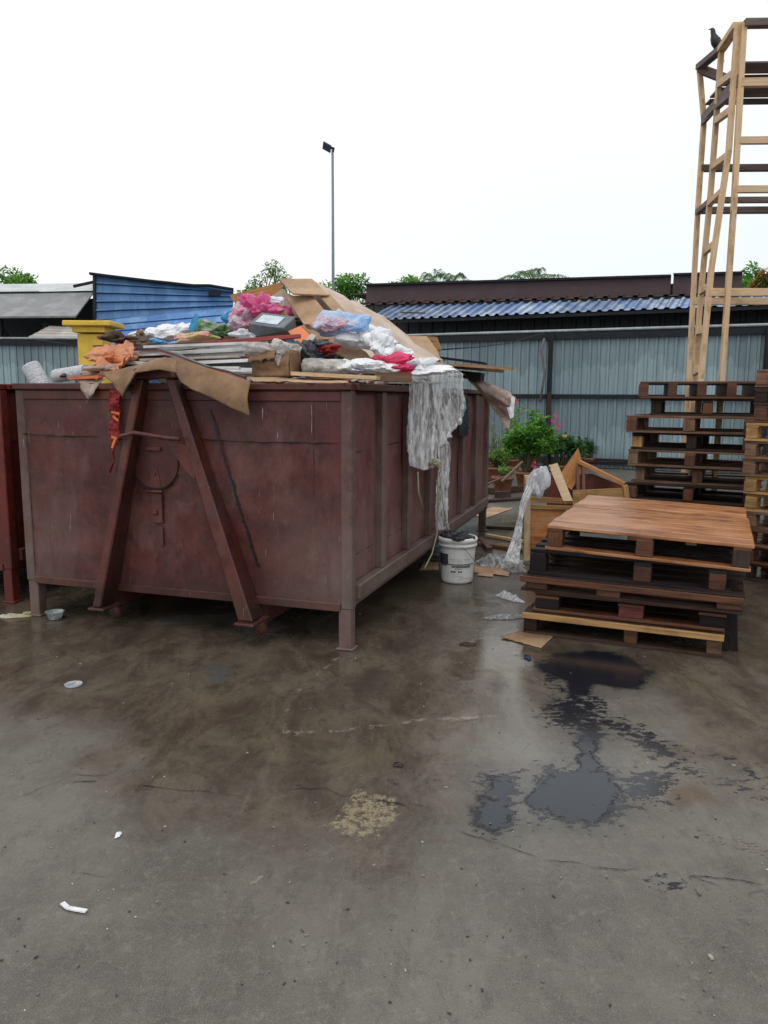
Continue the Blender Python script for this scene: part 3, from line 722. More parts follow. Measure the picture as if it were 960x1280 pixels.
rb(board([(376, 407), (392, 404), (420, 417), (458, 440), (472, 458), (448, 456), (410, 436)], [1.3, 1.35, 1.3, 1.2, 1.1, 1.1, 1.15], .01), 'cardboard_sheet', CBL, 'flat tan cardboard under the blue and white bags', 'cardboard sheet')
rb(board([(500, 420), (534, 419), (545, 440), (556, 455), (520, 452)], [2.7, 2.9, 2.8, 2.6, 2.5], .01), 'cardboard_sheet', CBL, 'tan cardboard corner at the lower right of the big pale sheet', 'cardboard sheet')
rb(board([(533, 420), (545, 421), (551, 437), (545, 439), (537, 429)], 3.3, .05), 'wood_block', W['yellow'], 'light wooden block standing behind the right end of the heap', 'wood')
# planks poking out on the right
def plank(px0, t0, px1, t1, w, th, mat, name, label, cat='plank', tint=1.):
    mb = MB().beam(T(*px0, t0), T(*px1, t1), w, th, tint=tint, jitter=.003); return rb(mb, name, mat, label, cat)
plank((548, 447), 3.0, (606, 454), 3.0, .25, .02, W['blackwood'], 'plank', 'dark thin board poking out over the right rim of the container')
plank((560, 456), 2.9, (641, 461), 2.9, .12, .02, W['yellow'], 'plank', 'light splintered plank poking farthest out over the right rim')
plank((556, 458), 3.1, (628, 464), 3.1, .2, .03, W['mid'], 'plank', 'brown plank under the splintered one at the right rim')
plank((560, 466), 3.2, (603, 471), 3.2, .2, .07, W['blackwood'], 'plank', 'black board end under the brown plank at the right rim')
plank((369, 467), .14, (474, 473), .10, .10, .022, W['pale'], 'plank', 'pale flat plank lying along the front rim right of the box')
plank((470, 471), .14, (512, 472), .25, .09, .05, W['mid'], 'plank', 'grey brown block end beside the pink cloth on the rim')
rb(sheet([T(315, 471, .2), T(436, 474, .2), T(435, 479, -.02), T(316, 476, -.02)], 30, 4, .004, 5, rag=.2), 'cardboard_strip', CBL, 'flattened cardboard strip lying on the front rim right of the brown flap', 'cardboard sheet', solid=.005)
# long profiles bundle
bars = [((150, 436), (330, 424), .016, 'darkwine', 'dark wine coloured bar, highest of the bundle'),
        ((168, 441), (372, 421), .014, 'cream', 'cream edged bar second from the top of the bundle'),
        ((190, 447), (334, 430), .026, 'silver', 'silver channel bar in the upper part of the bundle'),
        ((205, 452), (338, 440), .030, 'white', 'broad white bar ending beside the cardboard box'),
        ((150, 450), (328, 448), .020, 'darkwine', 'dark wine coloured bar under the broad white one'),
        ((195, 452), (322, 452), .016, 'red', 'thin red bar in the middle of the bundle'),
        ((200, 458), (318, 456), .020, 'dark', 'dark grey bar with a white end tag'),
        ((143, 452), (190, 455), .016, 'white', 'short white bar end above the A frame'),
        ((230, 462), (322, 462), .014, 'white', 'narrow white bar low in the bundle'),
        ((275, 465), (338, 469), .024, 'white', 'white round tube end nearest the box, lowest of the bundle'),
        ((160, 446), (250, 443), .012, 'dark', 'short dark bar at the left of the bundle'),
        ((148, 443), (260, 431), .010, 'steel', 'thin steel bar crossing the left of the bundle'),
        ((255, 430), (375, 420), .018, 'red', 'reddish brown bar reaching to the orange folder')]
for k_, (a_, b_) in enumerate((((160, 444), (330, 436)), ((175, 450), (300, 446)), ((210, 455), (320, 450)), ((180, 434), (310, 429)), ((240, 466), (326, 466)), ((215, 460), (300, 460)))): bars.append((a_, b_, (.016, .010, .014, .012, .011, .012)[k_], ('silver', 'cream', 'white')[k_ % 3], 'thin pale bar mixed into the bundle of long bars'))
bm_ = {'darkwine': simple('wine_plastic', (.09, .03, .03), rough=.4), 'cream': simple('cream_plastic', (.5, .45, .38), rough=.4), 'silver': simple('silver_profile', (.62, .64, .64), rough=.3, metallic=.4),
       'white': simple('white_plastic', (.78, .80, .80), (.6, .62, .62), rough=.3), 'red': simple('red_plastic', (.34, .05, .045), rough=.4), 'dark': simple('dark_plastic', (.05, .055, .06), rough=.4), 'steel': simple('grey_steel_bar', (.25, .26, .27), rough=.35)}
for i, (a, b, r, mk, lab) in enumerate(bars):
    t0 = .35+.05*i
    mb = MB()
    tt = .62-.036*i if i < 10 else (.5 if i < 13 else .46-.05*(i-13)); pa, pb = T(*a, tt), T(*b, tt+.03)
    if 'tube' in lab: mb.tube([pa, pb], r*.75, 12)
    else: mb.beam(pa, pb, r*2.2, r*1.45, jitter=.001)
    rb(mb, 'profile_bar', bm_[mk], lab, 'bar', group='long bars bundled on the front of the heap', bevel=.002)
# curved strips draping over to the right on top of the cardboard
for j, (mk, dy, lab) in enumerate((('dark', 0, 'flexible dark edging strip bending over the cardboard flap'), ('red', 4, 'flexible red edging strip bending over the cardboard flap'), ('steel', 7, 'flexible grey edging strip nearest the cardboard flap'))):
    pts = [T(x, y+dy*.5, t-.01*j) for x, y, t in ((176, 438, .35), (200, 437, .3), (222, 443, .2), (246, 453, .10), (262, 459, .06), (285, 464, .04), (306, 471, .03))]
    mb = MB(); 
    for p, q in zip(pts, pts[1:]): mb.beam(p, q+(q-p)*.03, .035, .007)
    rb(mb, 'edging_strip', bm_[mk], lab, 'strip')
# cardboard flaps over the front rim
def flapR(u, v):
    tops = [(216, 447, .12), (235, 452, .04), (262, 461, -.03), (290, 470, -.06), (313, 477, -.08)]
    bots = [(226, 477, -.13), (242, 488, -.14), (265, 497, -.13), (290, 510, -.12), (312, 520, -.11)]
    f = u*4; i = min(3, int(f)); g = f-i
    a = [tops[i][k]*(1-g)+tops[i+1][k]*g for k in range(3)]; b = [bots[i][k]*(1-g)+bots[i+1][k]*g for k in range(3)]
    x, y, t = [a[k]*(1-v)+b[k]*v for k in range(3)]
    p = T(x, y, t); return p+CV*(-.03*math.sin(math.pi*v)+.012*vn(p, 5, 3))
rb(MB().grid(flapR, 40, 16), 'cardboard_flap', CBF, 'long brown cardboard flap folded over the front rim right of the A frame', 'cardboard sheet', solid=.008)
def flapL(u, v):
    tops = [(128, 466, .05), (150, 462, .04), (175, 456, -.02), (195, 449, -.1), (208, 447, -.15), (222, 452, -.15)]
    bots = [(142, 478, -.08), (153, 497, -.10), (160, 482, -.20), (168, 466, -.22), (200, 462, -.22), (222, 466, -.20)]
    f = u*5; i = min(4, int(f)); g = f-i
    a = [tops[i][k]*(1-g)+tops[i+1][k]*g for k in range(3)]; b = [bots[i][k]*(1-g)+bots[i+1][k]*g for k in range(3)]
    x, y, t = [a[k]*(1-v)+b[k]*v for k in range(3)]
    p = T(x, y, t); return p+CV*(-.02*math.sin(math.pi*v)+.015*vn(p, 6, 3))
rb(MB().grid(flapL, 40, 14), 'cardboard_flap', CBF, 'crumpled brown cardboard draped over the top of the A frame', 'cardboard sheet', solid=.008)
# cardboard box
bx_ = thing('cardboard_box', 'small torn cardboard box stuffed with grey plastic at the front rim', 'box', T(345, 471, .25), CRZ)
q = MB()
q.grid(lambda u, v: (-.125+.25*u, -.07-.028*mn.noise(Vector((u*3.5, v*2.5, 1)))-.010*mn.noise(Vector((u*11, v*9, 1))), .0+(.135+.05*mn.noise(Vector((u*5, 3, 0))))*v), 24, 12)
q.grid(lambda u, v: (.125, -.07+.16*u, .16*v), 4, 6); q.grid(lambda u, v: (-.125, .09-.16*u, .15*v), 4, 6); q.grid(lambda u, v: (.125-.25*u, .09, .16*v), 6, 6)
q.build('box_walls', CBF, bx_, solid=.006)
GP = film('grey_clear_plastic', (.74, .72, .70), (.45, .42, .40), .6, 8, .15); 
g = bag((-.01, .0, .145), (.115, .075, .055), 3, .6, 2.4); g.build('plastic_stuffing', GP, bx_)
MB().grid(lambda u, v: (-.125+.17*u+.01*mn.noise(Vector((u*8, v*4, 0))), -.075-.055*v*(1-.3*u), .135+.02*u-.05*v*v+.015*mn.noise(Vector((u*7, v*7, 4)))), 12, 6).build('box_flap', CBF, bx_, solid=.005)
MB().grid(lambda u, v: (-.125-.05*v, -.07+.15*u, .14+.02*v-.03*v*v+.012*mn.noise(Vector((u*6, v*5, 9)))), 8, 5).build('box_flap', CBF, bx_, solid=.005)
g = bag((.06, -.055, .13), (.035, .03, .065), 9, .5, 2.0); g.build('plastic_stuffing', GP, bx_)
# binder box
bd = thing('file_box', 'grey file box with a white label lying tilted below the pink bag', 'box', T(341, 408, .95), CRZ)
bo = MB().box((0, 0, 0), (.27, .20, .10), Matrix.Rotation(rad(8), 3, 'Y') @ Matrix.Rotation(rad(28), 3, 'X')); bbo = bo.build('box_body', simple('grey_card', (.16, .18, .20), rough=.5), bd, bevel=.006)
lb = MB().box(Matrix.Rotation(rad(8), 3, 'Y') @ Matrix.Rotation(rad(28), 3, 'X') @ Vector((-.01, -.01, .054)), (.17, .13, .003), Matrix.Rotation(rad(8), 3, 'Y') @ Matrix.Rotation(rad(28), 3, 'X')); lb.build('paper_label', simple('pale_blue_paper', (.60, .68, .72), (.42, .5, .55), 14, .5), bbo)
rb(board([(360, 413), (376, 408), (388, 418), (380, 432), (372, 431)], [.8, .85, .8, .75, .75], .004), 'orange_folder', simple('orange_card', (.75, .23, .09), (.62, .17, .06), 5, .5), 'bright orange folder standing beside the grey file box', 'folder')
rb(board([(381, 426), (389, 417), (395, 420), (385, 433), (376, 434)], .72, .02), 'booklet', simple('white_paper', (.8, .8, .78), (.65, .65, .62), 12, .6), 'small white booklet leaning on the orange folder', 'booklet')
rb(board([(276, 424), (320, 402), (322, 407), (300, 419), (284, 426)], 1.0, .012), 'plank', W['side'], 'dark brown slat slanting up left of the grey file box', 'plank')
rb(board([(318, 421), (358, 413), (362, 418), (330, 426)], .8, .02), 'plank', W['dark'], 'reddish brown slat under the grey file box', 'plank')
rb(board([(398, 424), (410, 424), (406, 433), (400, 432)], .8, .02), 'cardboard_scrap', CBD, 'small dark brown card scrap above the red netting', 'cardboard sheet')
# bags
def fb(name, mat, px, t, r, label, cat='plastic bag', seed=0, amp=.4, sc=2.2, rz=CRZ, **kw):
    mb = bag(T(*px, t), r, seed, amp, sc, rz=rz, **kw); return rb(mb, name, mat, label, cat)
pink = film('pink_plastic', (.90, .26, .52), (.80, .15, .38), 1, 6, .3); pinkl = film('soft_pink_plastic', (.85, .42, .55), (.7, .75, .8), 1, 12, .3)
hot = film('hot_pink_cloth', (.85, .06, .20), (.6, .03, .13), 1, 9, .5); wht = film('white_plastic_bag', (.94, .95, .97), (.84, .87, .92), 1, 10, .28, trans=.15)
whc = film('clear_white_plastic', (.88, .89, .92), (.68, .70, .74), .75, 8, .2); bluw = film('blue_white_plastic', (.30, .55, .88), (.86, .88, .94), 1, 6, .28)
cyan = film('cyan_plastic', (.03, .33, .68), (.08, .5, .8), 1, 20, .3); grn = film('patterned_green_plastic', (.12, .33, .12), (.62, .62, .55), 1, 16, .3)
pkg = film('pink_green_plastic', (.86, .36, .42), (.55, .66, .2), 1, 4, .35); orn = film('orange_print_cloth', (.78, .30, .13), (.72, .42, .28), 1, 12, .7)
brn = film('brown_dirty_cloth', (.17, .10, .07), (.07, .04, .03), 1, 12, .8); blk = film('black_plastic', (.012, .013, .018), (.03, .032, .04), 1, 12, .22)
redn = film('red_netting', (.45, .02, .02), (.22, .01, .012), 1, 30, .5, thresh=.35); gry = film('grey_plastic_wrap', (.70, .68, .64), (.42, .38, .35), 1, 9, .22, (1, 1, 3))
dgry = film('dark_grey_plastic', (.10, .11, .12), (.045, .05, .055), 1, 12, .28)
foam = film('white_foam', (.78, .80, .84), (.66, .68, .72), 1, 26, .5); bei = film('beige_cloth', (.52, .41, .35), (.42, .31, .26), 1, 6, .8)
fb('plastic_bag', pink, (325, 390), 1.35, (.165, .15, .12), 'bright pink plastic bag, largest on the heap left of the peak', seed=7, amp=.7, sc=3.2)
fb('plastic_bag', wht, (341, 380), 1.5, (.09, .08, .05), 'small white bag tucked on top of the bright pink bag', seed=2)
fb('plastic_bag', pinkl, (303, 402), 1.25, (.09, .09, .09), 'pale pink and clear bag at the left foot of the bright pink bag', seed=5)
fb('plastic_bag', cyan, (290, 401), 1.3, (.05, .05, .06), 'small deep blue bag left of the pale pink bag', seed=6)
fb('plastic_bag', bluw, (428, 408), 1.05, (.15, .11, .085), 'blue and white crumpled bag on the beige sheet', seed=11, amp=.5)
fb('plastic_bag', pinkl, (412, 408), .98, (.08, .08, .06), 'pinkish see through bag left of the blue and white bag', seed=12, amp=.5)
fb('plastic_bag', wht, (459, 424), 1.1, (.15, .11, .085), 'white crumpled bag right of the blue and white bag', seed=13, amp=.5)
fb('plastic_bag', wht, (476, 432), 1.0, (.07, .08, .09), 'white bag corner hanging down at the right of the white crumpled bag', seed=14, amp=.5)
fb('pink_cloth', hot, (484, 452), .55, (.125, .08, .045), 'hot pink cloth by the right front corner of the heap', 'cloth', seed=15, amp=.5)
fb('pink_cloth', hot, (506, 463), .45, (.05, .05, .03), 'small end of hot pink cloth on the rim', 'cloth', seed=16)
fb('plastic_bag', wht, (464, 460), .42, (.15, .09, .042), 'flat white plastic between the wrapped roll and the pink cloth', seed=17, amp=.5)
fb('plastic_bag', wht, (434, 461), .35, (.09, .07, .032), 'small flat white plastic right of the grey wrapped roll', seed=18, amp=.5)
wr = MB(); wa, wb = T(378, 458, .36), T(437, 461, .30); N_ = 40
def wrf(u, v):
    ax_ = (wb-wa).normalized(); p_ = wa.lerp(wb, u); an = v*2*math.pi; r_ = .052*(1+.10*mn.noise(Vector((u*5, math.cos(an)*2, math.sin(an)*2)))+.13*abs(mn.noise(Vector((u*22+v*6, math.cos(an)*1.2, math.sin(an)*1.2)))))*min(1, .35+u*9, .35+(1-u)*9)
    return p_+Vector((0, 0, 1))*math.sin(an)*r_+CV*math.cos(an)*r_*1.2
wr.grid(wrf, 90, 28); rb(wr, 'wrapped_roll', gry, 'roll wrapped in wrinkled grey plastic lying on the front rim', 'wrapped roll')
fb('plastic_bag', dgry, (381, 442), .5, (.06, .07, .075), 'dark grey plastic bag between the box and the grey wrapped roll', seed=22, amp=.5)
fb('plastic_bag', dgry, (393, 434), .6, (.06, .06, .045), 'dark grey plastic corner behind the grey wrapped roll', seed=23, amp=.5)
fb('netting', redn, (406, 438), .6, (.085, .05, .028), 'red netting bundle above the grey wrapped roll', 'netting', seed=24, amp=.4)
fb('plastic_bag', whc, (306, 420), .85, (.07, .06, .04), 'crumpled white plastic left below the grey file box', seed=25, amp=.5)
fb('plastic_bag', wht, (197, 421), 1.5, (.15, .12, .06), 'white bag on the left slope of the heap', seed=26, amp=.55)
fb('plastic_bag', wht, (224, 414), 1.6, (.12, .1, .065), 'white bag next to the upright blue bag', seed=27, amp=.55)
fb('plastic_bag', grn, (268, 413), 1.45, (.14, .1, .07), 'green patterned bag between the upright blue bag and the pink bags', seed=28, amp=.45)
fb('plastic_bag', pkg, (243, 424), 1.15, (.15, .09, .05), 'pink and lime flat bag lying in front of the green patterned bag', seed=29, amp=.35)
fb('plastic_bag', cyan, (199, 430), 1.0, (.06, .05, .022), 'small flat blue wrapper left of the pink and lime bag', seed=30)
fb('plastic_bag', pkg, (186, 431), .95, (.03, .04, .018), 'small yellow green wrapper left of the blue wrapper', seed=31)
fb('cloth', brn, (155, 425), 1.1, (.12, .09, .045), 'dark brown cloth heap on the left behind the orange cloth', 'cloth', seed=32, amp=.5)
fb('cloth', brn, (176, 431), .9, (.10, .09, .035), 'brown muddy cloth on the heap between the dark cloth and wrappers', 'cloth', seed=37, amp=.5)
fb('cardboard_scrap', CB, (176, 418), 1.3, (.035, .03, .04), 'small brown card scrap standing left of the white bag', 'cardboard sheet', seed=38, amp=.2)
mb = MB().prism([T(235, 412, 1.4), T(241, 396, 1.4), T(243, 392, 1.42), T(247, 408, 1.4), T(241, 415, 1.4)], CV, .05); rb(mb, 'plastic_bag', cyan, 'bright blue bag tip standing upright on the left of the heap', 'plastic bag')
mb = sheet([T(150, 428, .45), T(168, 431, .40), T(148, 466, .05), T(118, 458, .10)], 24, 24, .03, 7, .04, seed=3, rag=.15); rb(mb, 'cloth', orn, 'orange printed cloth trailing over the heap left of the A frame', 'cloth', solid=.01)
fb('cloth', orn, (140, 447), .3, (.10, .10, .06), 'bunched part of an orange printed garment at the rim', 'cloth', seed=33, amp=.5)
fb('cloth', bei, (130, 464), .15, (.12, .08, .045), 'grey beige cloth bunched on the rim below the orange garment', 'cloth', seed=34, amp=.5)
fb('cloth', brn, (82, 470), .3, (.06, .06, .03), 'small brown rag at the rim between the two white rolls', 'cloth', seed=35, amp=.5)
mb = sheet([T(92, 473, .02), T(131, 474, .02), T(117, 492, -.06), T(110, 499, -.06)], 14, 14, .008, 9, -.02, seed=5, rag=.1); rb(mb, 'cloth', bei, 'pointed off white rag hanging over the front rim near the left', 'cloth', solid=.004)
mb = MB().beam(T(88, 473, 0), T(126, 471, 0), .05, .018); rb(mb, 'strip', simple('orange_red_plastic', (.7, .16, .06), rough=.4), 'short orange red strip lying on the front rim at the left', 'strip')
# rolls
def roll(p0, p1, r, label, seed):
    p0, p1 = Vector(p0), Vector(p1); mb = MB(); N = 26; pts = [p0.lerp(p1, k/N) for k in range(N+1)]
    mb.tube(pts, [r*(1+.05*math.sin(k*2.4)+.04*mn.noise(Vector((k, seed, 0)))) for k in range(N+1)], 22)
    mb.tube([p1+(p1-p0).normalized()*.002, p1+(p1-p0).normalized()*.004], r*.35, 14, .4)
    return rb(mb, 'foam_roll', foam, label, 'foam roll')
roll(T(54, 485, .35), T(38, 457, .35), .062, 'white bubble foam roll standing tilted at the left end of the container', 1)
roll(T(70, 470, .3), T(108, 464, .25), .045, 'white bubble foam roll lying along the rim near the orange cloth', 2)
# red netting hanging at the front
for a, lab in (((141, 486, 141, 546, 7), 'red netting hanging down the front left of the A frame'),):
    mb = sheet([T(136, 483, -.02), T(151, 483, -.03), T(148, 556, -.06), T(138, 556, -.05)], 10, 40, .012, 12, 0, seed=9, rag=.03); netting_o = rb(mb, 'netting', redn, lab, 'netting', solid=.003); otape = simple('orange_tape', (.8, .2, .03), rough=.4)
for x0, y0, x1, y1 in ((139, 515, 149, 517), (141, 520, 148, 526), (139, 546, 146, 548), (144, 548, 140, 560)):
    mb = MB().beam(T(x0, y0, -.085), T(x1, y1, -.085), .004, .014); tq = mb.build('orange_tape', otape, netting_o, origin=netting_o.location); tq.location = (0, 0, 0)
mb = MB().tube([T(147, 548, -.15), T(141, 566, -.08), T(143, 575, -.05), T(137, 590, -.03)], [.004, .006, .004, .008], 6); rb(mb, 'string', simple('red_string', (.3, .01, .02), rough=.5), 'dark red string dangling below the lifting bar', 'string')
# hanging clear plastic at the right side
hang = film('clear_hanging_plastic', (.95, .96, .98), (.84, .86, .90), .32, 4, .10, (2.6, 2.6, .3), .35, .6, trans=.3)
def hangfn(x0, x1, ytop, ybot, off, pl, sd):
    def fn(u, v):
        x = x0+(x1-x0)*u; yb = ybot(u) if callable(ybot) else ybot
        xx = x+(math.sin(v*5+sd)*2+(.5-u)*12*v*v*pl)
        p = S(xx, ytop+(yb-ytop)*v, off)
        fold = math.sin(u*math.pi*2*7*abs(x1-x0)/60+sd+v*1.5)*.022+vn((u*9+sd, v*2, sd), 1.6, 4)*.03
        if v < .08: p = p+CU*(.10*(1-v/.08))+Vector((0, 0, .03*(1-v/.08)))
        return p-CU*(abs(fold)*(.5+v*.6))
    return fn
rb(MB().grid(hangfn(508, 548, 470, lambda u: 588-6*abs(u-.5)*2, .05, .6, 1), 90, 60), 'plastic_sheet', hang, 'clear crumpled plastic sheet hanging down the side in a pouch', 'plastic sheet')
rb(MB().grid(hangfn(540, 580, 462, lambda u: 560-35*u, .07, .9, 4), 90, 60), 'plastic_sheet', hang, 'clear pleated plastic sheet hanging right of the pouch', 'plastic sheet')
rb(MB().grid(hangfn(544, 560, 545, 662, .06, .2, 7), 40, 60), 'plastic_sheet', film('thin_clear_plastic', (.95, .96, .97), (.82, .84, .88), .30, 5, .15, (3, 3, .4), .4, .6, thresh=.36), 'thin torn plastic tail trailing down to the bucket', 'plastic sheet')
rb(sheet([T(497, 449, .9), T(545, 452, 1.4), S(580, 468, .03), S(510, 473, .02)], 40, 20, .03, 6, .03, seed=4, rag=.1), 'plastic_sheet', whc, 'white plastic lying over the right rim above the hanging sheets', 'plastic sheet')
fb('plastic_bag', whc, (512, 456), 1.0, (.14, .12, .05), 'white plastic bunched right of the pink cloth', seed=41, amp=.5)
fb('plastic_bag', wht, (528, 462), .95, (.15, .12, .06), 'white plastic piled where the clear sheets leave the rim', seed=45, amp=.6)
fb('plastic_bag', wht, (500, 447), .9, (.09, .09, .05), 'white plastic behind the hot pink cloth', seed=46, amp=.6)
pch = bag(S(541, 578, .09), (.09, .05, .035), 43, .2, 2, rz=CRZ+math.pi/2); rb(pch, 'rainwater_pouch', film('pouch_plastic', (.6, .62, .5), (.45, .45, .3), .5, 8, .1), 'pool of rainwater sagging in the bottom of the clear pouch', 'plastic pouch')
pch = bag(S(547, 583, .10), (.05, .03, .012), 44, .1, 2, rz=CRZ+math.pi/2); rb(pch, 'yellow_liquid', film('yellow_water', (.5, .45, .06), (.4, .36, .05), 1, 8, .08), 'yellow liquid showing at the bottom of the pouch', 'liquid')
# straps
for pts, r, lab in (([(547, 588), (548, 630), (546, 668), (540, 692), (531, 710)], .006, 'long pale green strap hanging from the pouch to the ground'), ([(522, 590), (523, 615), (529, 638)], .007, 'short pale strap curling below the left of the pouch'), ([(549, 590), (555, 640), (560, 668)], .004, 'thin pale strap ending at the bucket')):
    mb = MB(); P = [S(x, y, .09+.02*i) for i, (x, y) in enumerate(pts)]; mb.tube(P, r, 6); rb(mb, 'strap', simple('pale_green_strap', (.30, .31, .2), rough=.5), lab, 'strap')
# dark cloth hanging farther back, beige cloth over far rim
mb = sheet([S(572, 497, .06), S(587, 497, .06), S(585, 545, .05), S(574, 548, .05)], 10, 20, .01, 8, seed=2, rag=.05); rb(mb, 'cloth', blk, 'black cloth hanging on the container side behind the clear sheets', 'cloth', solid=.004)
def beigefn(u, v):
    a = [(578, 462), (604, 476), (640, 492)]; b = [(590, 480), (610, 503), (636, 538)]
    f = u*2; i = min(1, int(f)); g = f-i
    x = a[i][0]*(1-g)+a[i+1][0]*g; y = a[i][1]*(1-g)+a[i+1][1]*g; x2 = b[i][0]*(1-g)+b[i+1][0]*g; y2 = b[i][1]*(1-g)+b[i+1][1]*g
    p = S(x*(1-v)+x2*v, y*(1-v)+y2*v, .10+.05*u)
    base = T(x*(1-v)+x2*v, y*(1-v)+y2*v, 3.25)
    return base+CV*(.05*math.sin(v*7+u*3)+.03*vn((u*3, v*3, 2), 1.5, 3))
rb(MB().grid(beigefn, 30, 20), 'canvas_cloth', bei, 'beige canvas blown out over the right rim at the far end', 'cloth', solid=.006)
rb(sheet([T(626, 488, 3.24), T(644, 497, 3.24), T(642, 522, 3.2), T(638, 524, 3.2)], 10, 10, .02, 7, seed=6), 'plastic_sheet', wht, 'whitish plastic edge at the tip of the blown out canvas', 'plastic sheet')
mb = MB().beam(T(470, 478, -.01), S(575, 478.5, .03), .015, .012); rb(mb, 'edging_strip', bm_['cream'], 'thin pale strip lying along the right rim under the hanging plastic', 'strip')

# ------------------------------------------------------------------ BUCKET
bp = G(571, 726)
bk = thing('plastic_bucket', 'white plastic paint pail with faded dark print, standing beside the container', 'bucket', bp, rad(-90))
bw_ = M('bucket_plastic'); c = bw_.coord(); x, y, z = bw_.sep(c)[0:3]
n = bw_.noise(c, 16, 5, .7); n2 = bw_.noise(c, 60, 4, .7)
col = bw_.mix(bw_.math('MULTIPLY', bw_.step(n, .5, .72), .45), (.80, .81, .80), (.42, .42, .40)); col = bw_.mix(bw_.math('MULTIPLY', bw_.step(n2, .64, .7), .5), col, (.04, .04, .05))
bw_.bsdf(col, .38, bw_.bump(n2, .1, .002))
BH = .375; rt, rbm = .148, .130
b = MB(); pr = [(0, .004), (rbm-.012, .002), (rbm-.003, .008), (rbm, .02)]
for k in range(1, 14): pr.append((rbm+(rt-rbm)*k/14, .02+(BH-.1)*k/14))
pr += [(rt, BH-.075), (rt+.012, BH-.07), (rt+.012, BH-.055), (rt+.001, BH-.05), (rt+.002, BH-.04), (rt+.014, BH-.036), (rt+.016, BH-.012), (rt+.006, BH), (rt-.004, BH), (rt-.006, BH-.02), (rbm-.006, .02), (0, .015)]
b.lathe(pr, n=56); pail_o = b.build('pail', bw_.m, bk)
hd = MB(); hd.tube([(math.cos(a_)*(rt+.02), math.sin(a_)*(rt+.02), BH-.06-.19*max(0, math.sin((a_-rad(0))))) for a_ in [rad(q_) for q_ in range(0, 181, 10)]], .003, 6); 
ho = hd.build('handle', galv, bk); ho.rotation_euler = (0, 0, rad(10))
ink = simple('faded_ink', (.03, .035, .055), (.09, .1, .12), 70, .5, tint=False)
lab = MB()
def decal(a0, a1, z0, z1):
    n_ = max(2, int(abs(a1-a0)/3))
    def fn(u, v):
        a_ = rad(a0+(a1-a0)*u); zz = z0+(z1-z0)*v; r_ = rbm+(rt-rbm)*max(0, (zz-.02))/(BH-.1)*1.0+.0022
        return (r_*math.cos(a_), r_*math.sin(a_), zz)
    lab.grid(fn, n_, 1)
# viewer side is local -X after the root turn: angles around 0 deg point at world -Y
decal(-80, -36, .165, .25); decal(-72, -40, .15, .158)
decal(-75, 60, .160, .168)
random.seed(3)
for zr, h_, a0, a1, dens in ((.138, .018, -24, 40, .95), (.126, .005, -20, 34, .8), (.098, .015, -26, 10, .95), (.085, .003, -24, 0, .6), (.070, .003, -20, 20, .5), (.060, .003, -20, 16, .5), (.045, .004, 5, 50, .4), (.205, .003, -30, 40, .5), (.19, .003, -30, 30, .5)):
    a_ = a0
    while a_ < a1:
        w = random.uniform(1.5, 4.5)
        if random.random() < dens: decal(a_, a_+w, zr, zr+h_)
        a_ += w+1
lo = lab.build('printed_label', ink, pail_o)
mb = bag(bp+Vector((-.01, 0, BH-.02)), (.115, .115, .05), 51, .35, 2.4); rb(mb, 'dark_fill', blk, 'dark crumpled fill added for the shaded inside of the white bucket', 'plastic bag')  # added black shape standing in for the dark inside of the pail

# ------------------------------------------------------------------ PALLETS
def pallet(label, loc, rz, w, d, h, kind='block', deck='mid', blk_='mid', bot='mid', ndeck=7, gap=None, group=None, tilt=(0, 0), seed=0, blockx=None, edge=None, bw=.095, blocktints=None):
    random.seed(seed+100)
    t = thing('pallet', label, 'pallet', loc, rz, group); t.rotation_euler = (tilt[0], tilt[1], rz)
    bt = .02
    dk = MB(); bwid = d/ndeck
    g = bwid*.18 if gap is None else gap
    for k in range(ndeck):
        y = bwid*(k+.5)
        if kind != 'closed' and k not in (0, ndeck-1) and random.random() < .1: continue
        dk.box((w/2+random.uniform(-.006, .006), y, h-bt/2+random.uniform(-.0015, .0015)), (w+random.uniform(-.016, .008), bwid-g, bt), Matrix.Rotation(random.uniform(-.008, .008) if kind != 'closed' else random.uniform(-.002, .002), 3, 'Z'), random.uniform(.55, 1.2) if kind != 'closed' else random.uniform(.72, 1.18), jitter=.002)
    dk.build('deck', W[deck], t, bevel=.0025)
    if edge:
        e = MB(); e.box((w/2, -.012, h-.016), (w, .024, .036), None, 1.); e.build('edge_board', W[edge], t, bevel=.002)
    if kind in ('block', 'closed'):
        st = MB()
        xs_ = blockx or (.055, w/2, w-.055)
        for x in xs_: st.box((x, d/2, h-bt-.0085), (bw, d-.02, .017), None, random.uniform(.8, 1.1))
        st.build('stringer_board', W[blk_], t)
        for i, x in enumerate(xs_):
            for j, y in enumerate((.06, d/2, d-.06)):
                b_ = MB(); hh = h-bt-.017-.020
                b_.box((x+random.uniform(-.006, .006), y+random.uniform(-.012, .004), .020+hh/2), (bw+random.uniform(-.01, .012), .10, hh-.001), None, random.uniform(.55, 1.2), jitter=.002)
                b_.build('block', W[(blocktints or {}).get((i, j), blk_)], t, bevel=.004)
        bb = MB()
        for y in (.055, d/2, d-.055): bb.box((w/2, y, .010), (w, .10, .0195), None, random.uniform(.8, 1.1), jitter=.001)
        bb.build('base_board', W[bot], t, bevel=.002)
    else:
        n_ = 5 if kind == 'five' else 3
        for i in range(n_):
            x = .03+(w-.06)*i/(n_-1)
            b_ = MB(); b_.box((x, d/2, h/2), (.085 if kind == 'five' else .042, d-.01, h-2*bt-.002), None, random.uniform(.7, 1.15)); b_.build('stringer', W[blk_], t, bevel=.003)
        bb = MB()
        for y in (.05, d*.36, d*.64, d-.05): bb.box((w/2, y, bt/2), (w, .095, bt), None, random.uniform(.8, 1.1), jitter=.001)
        bb.build('base_board', W[bot], t, bevel=.002)
    return t
FA = math.atan2(-.47, 1.08)
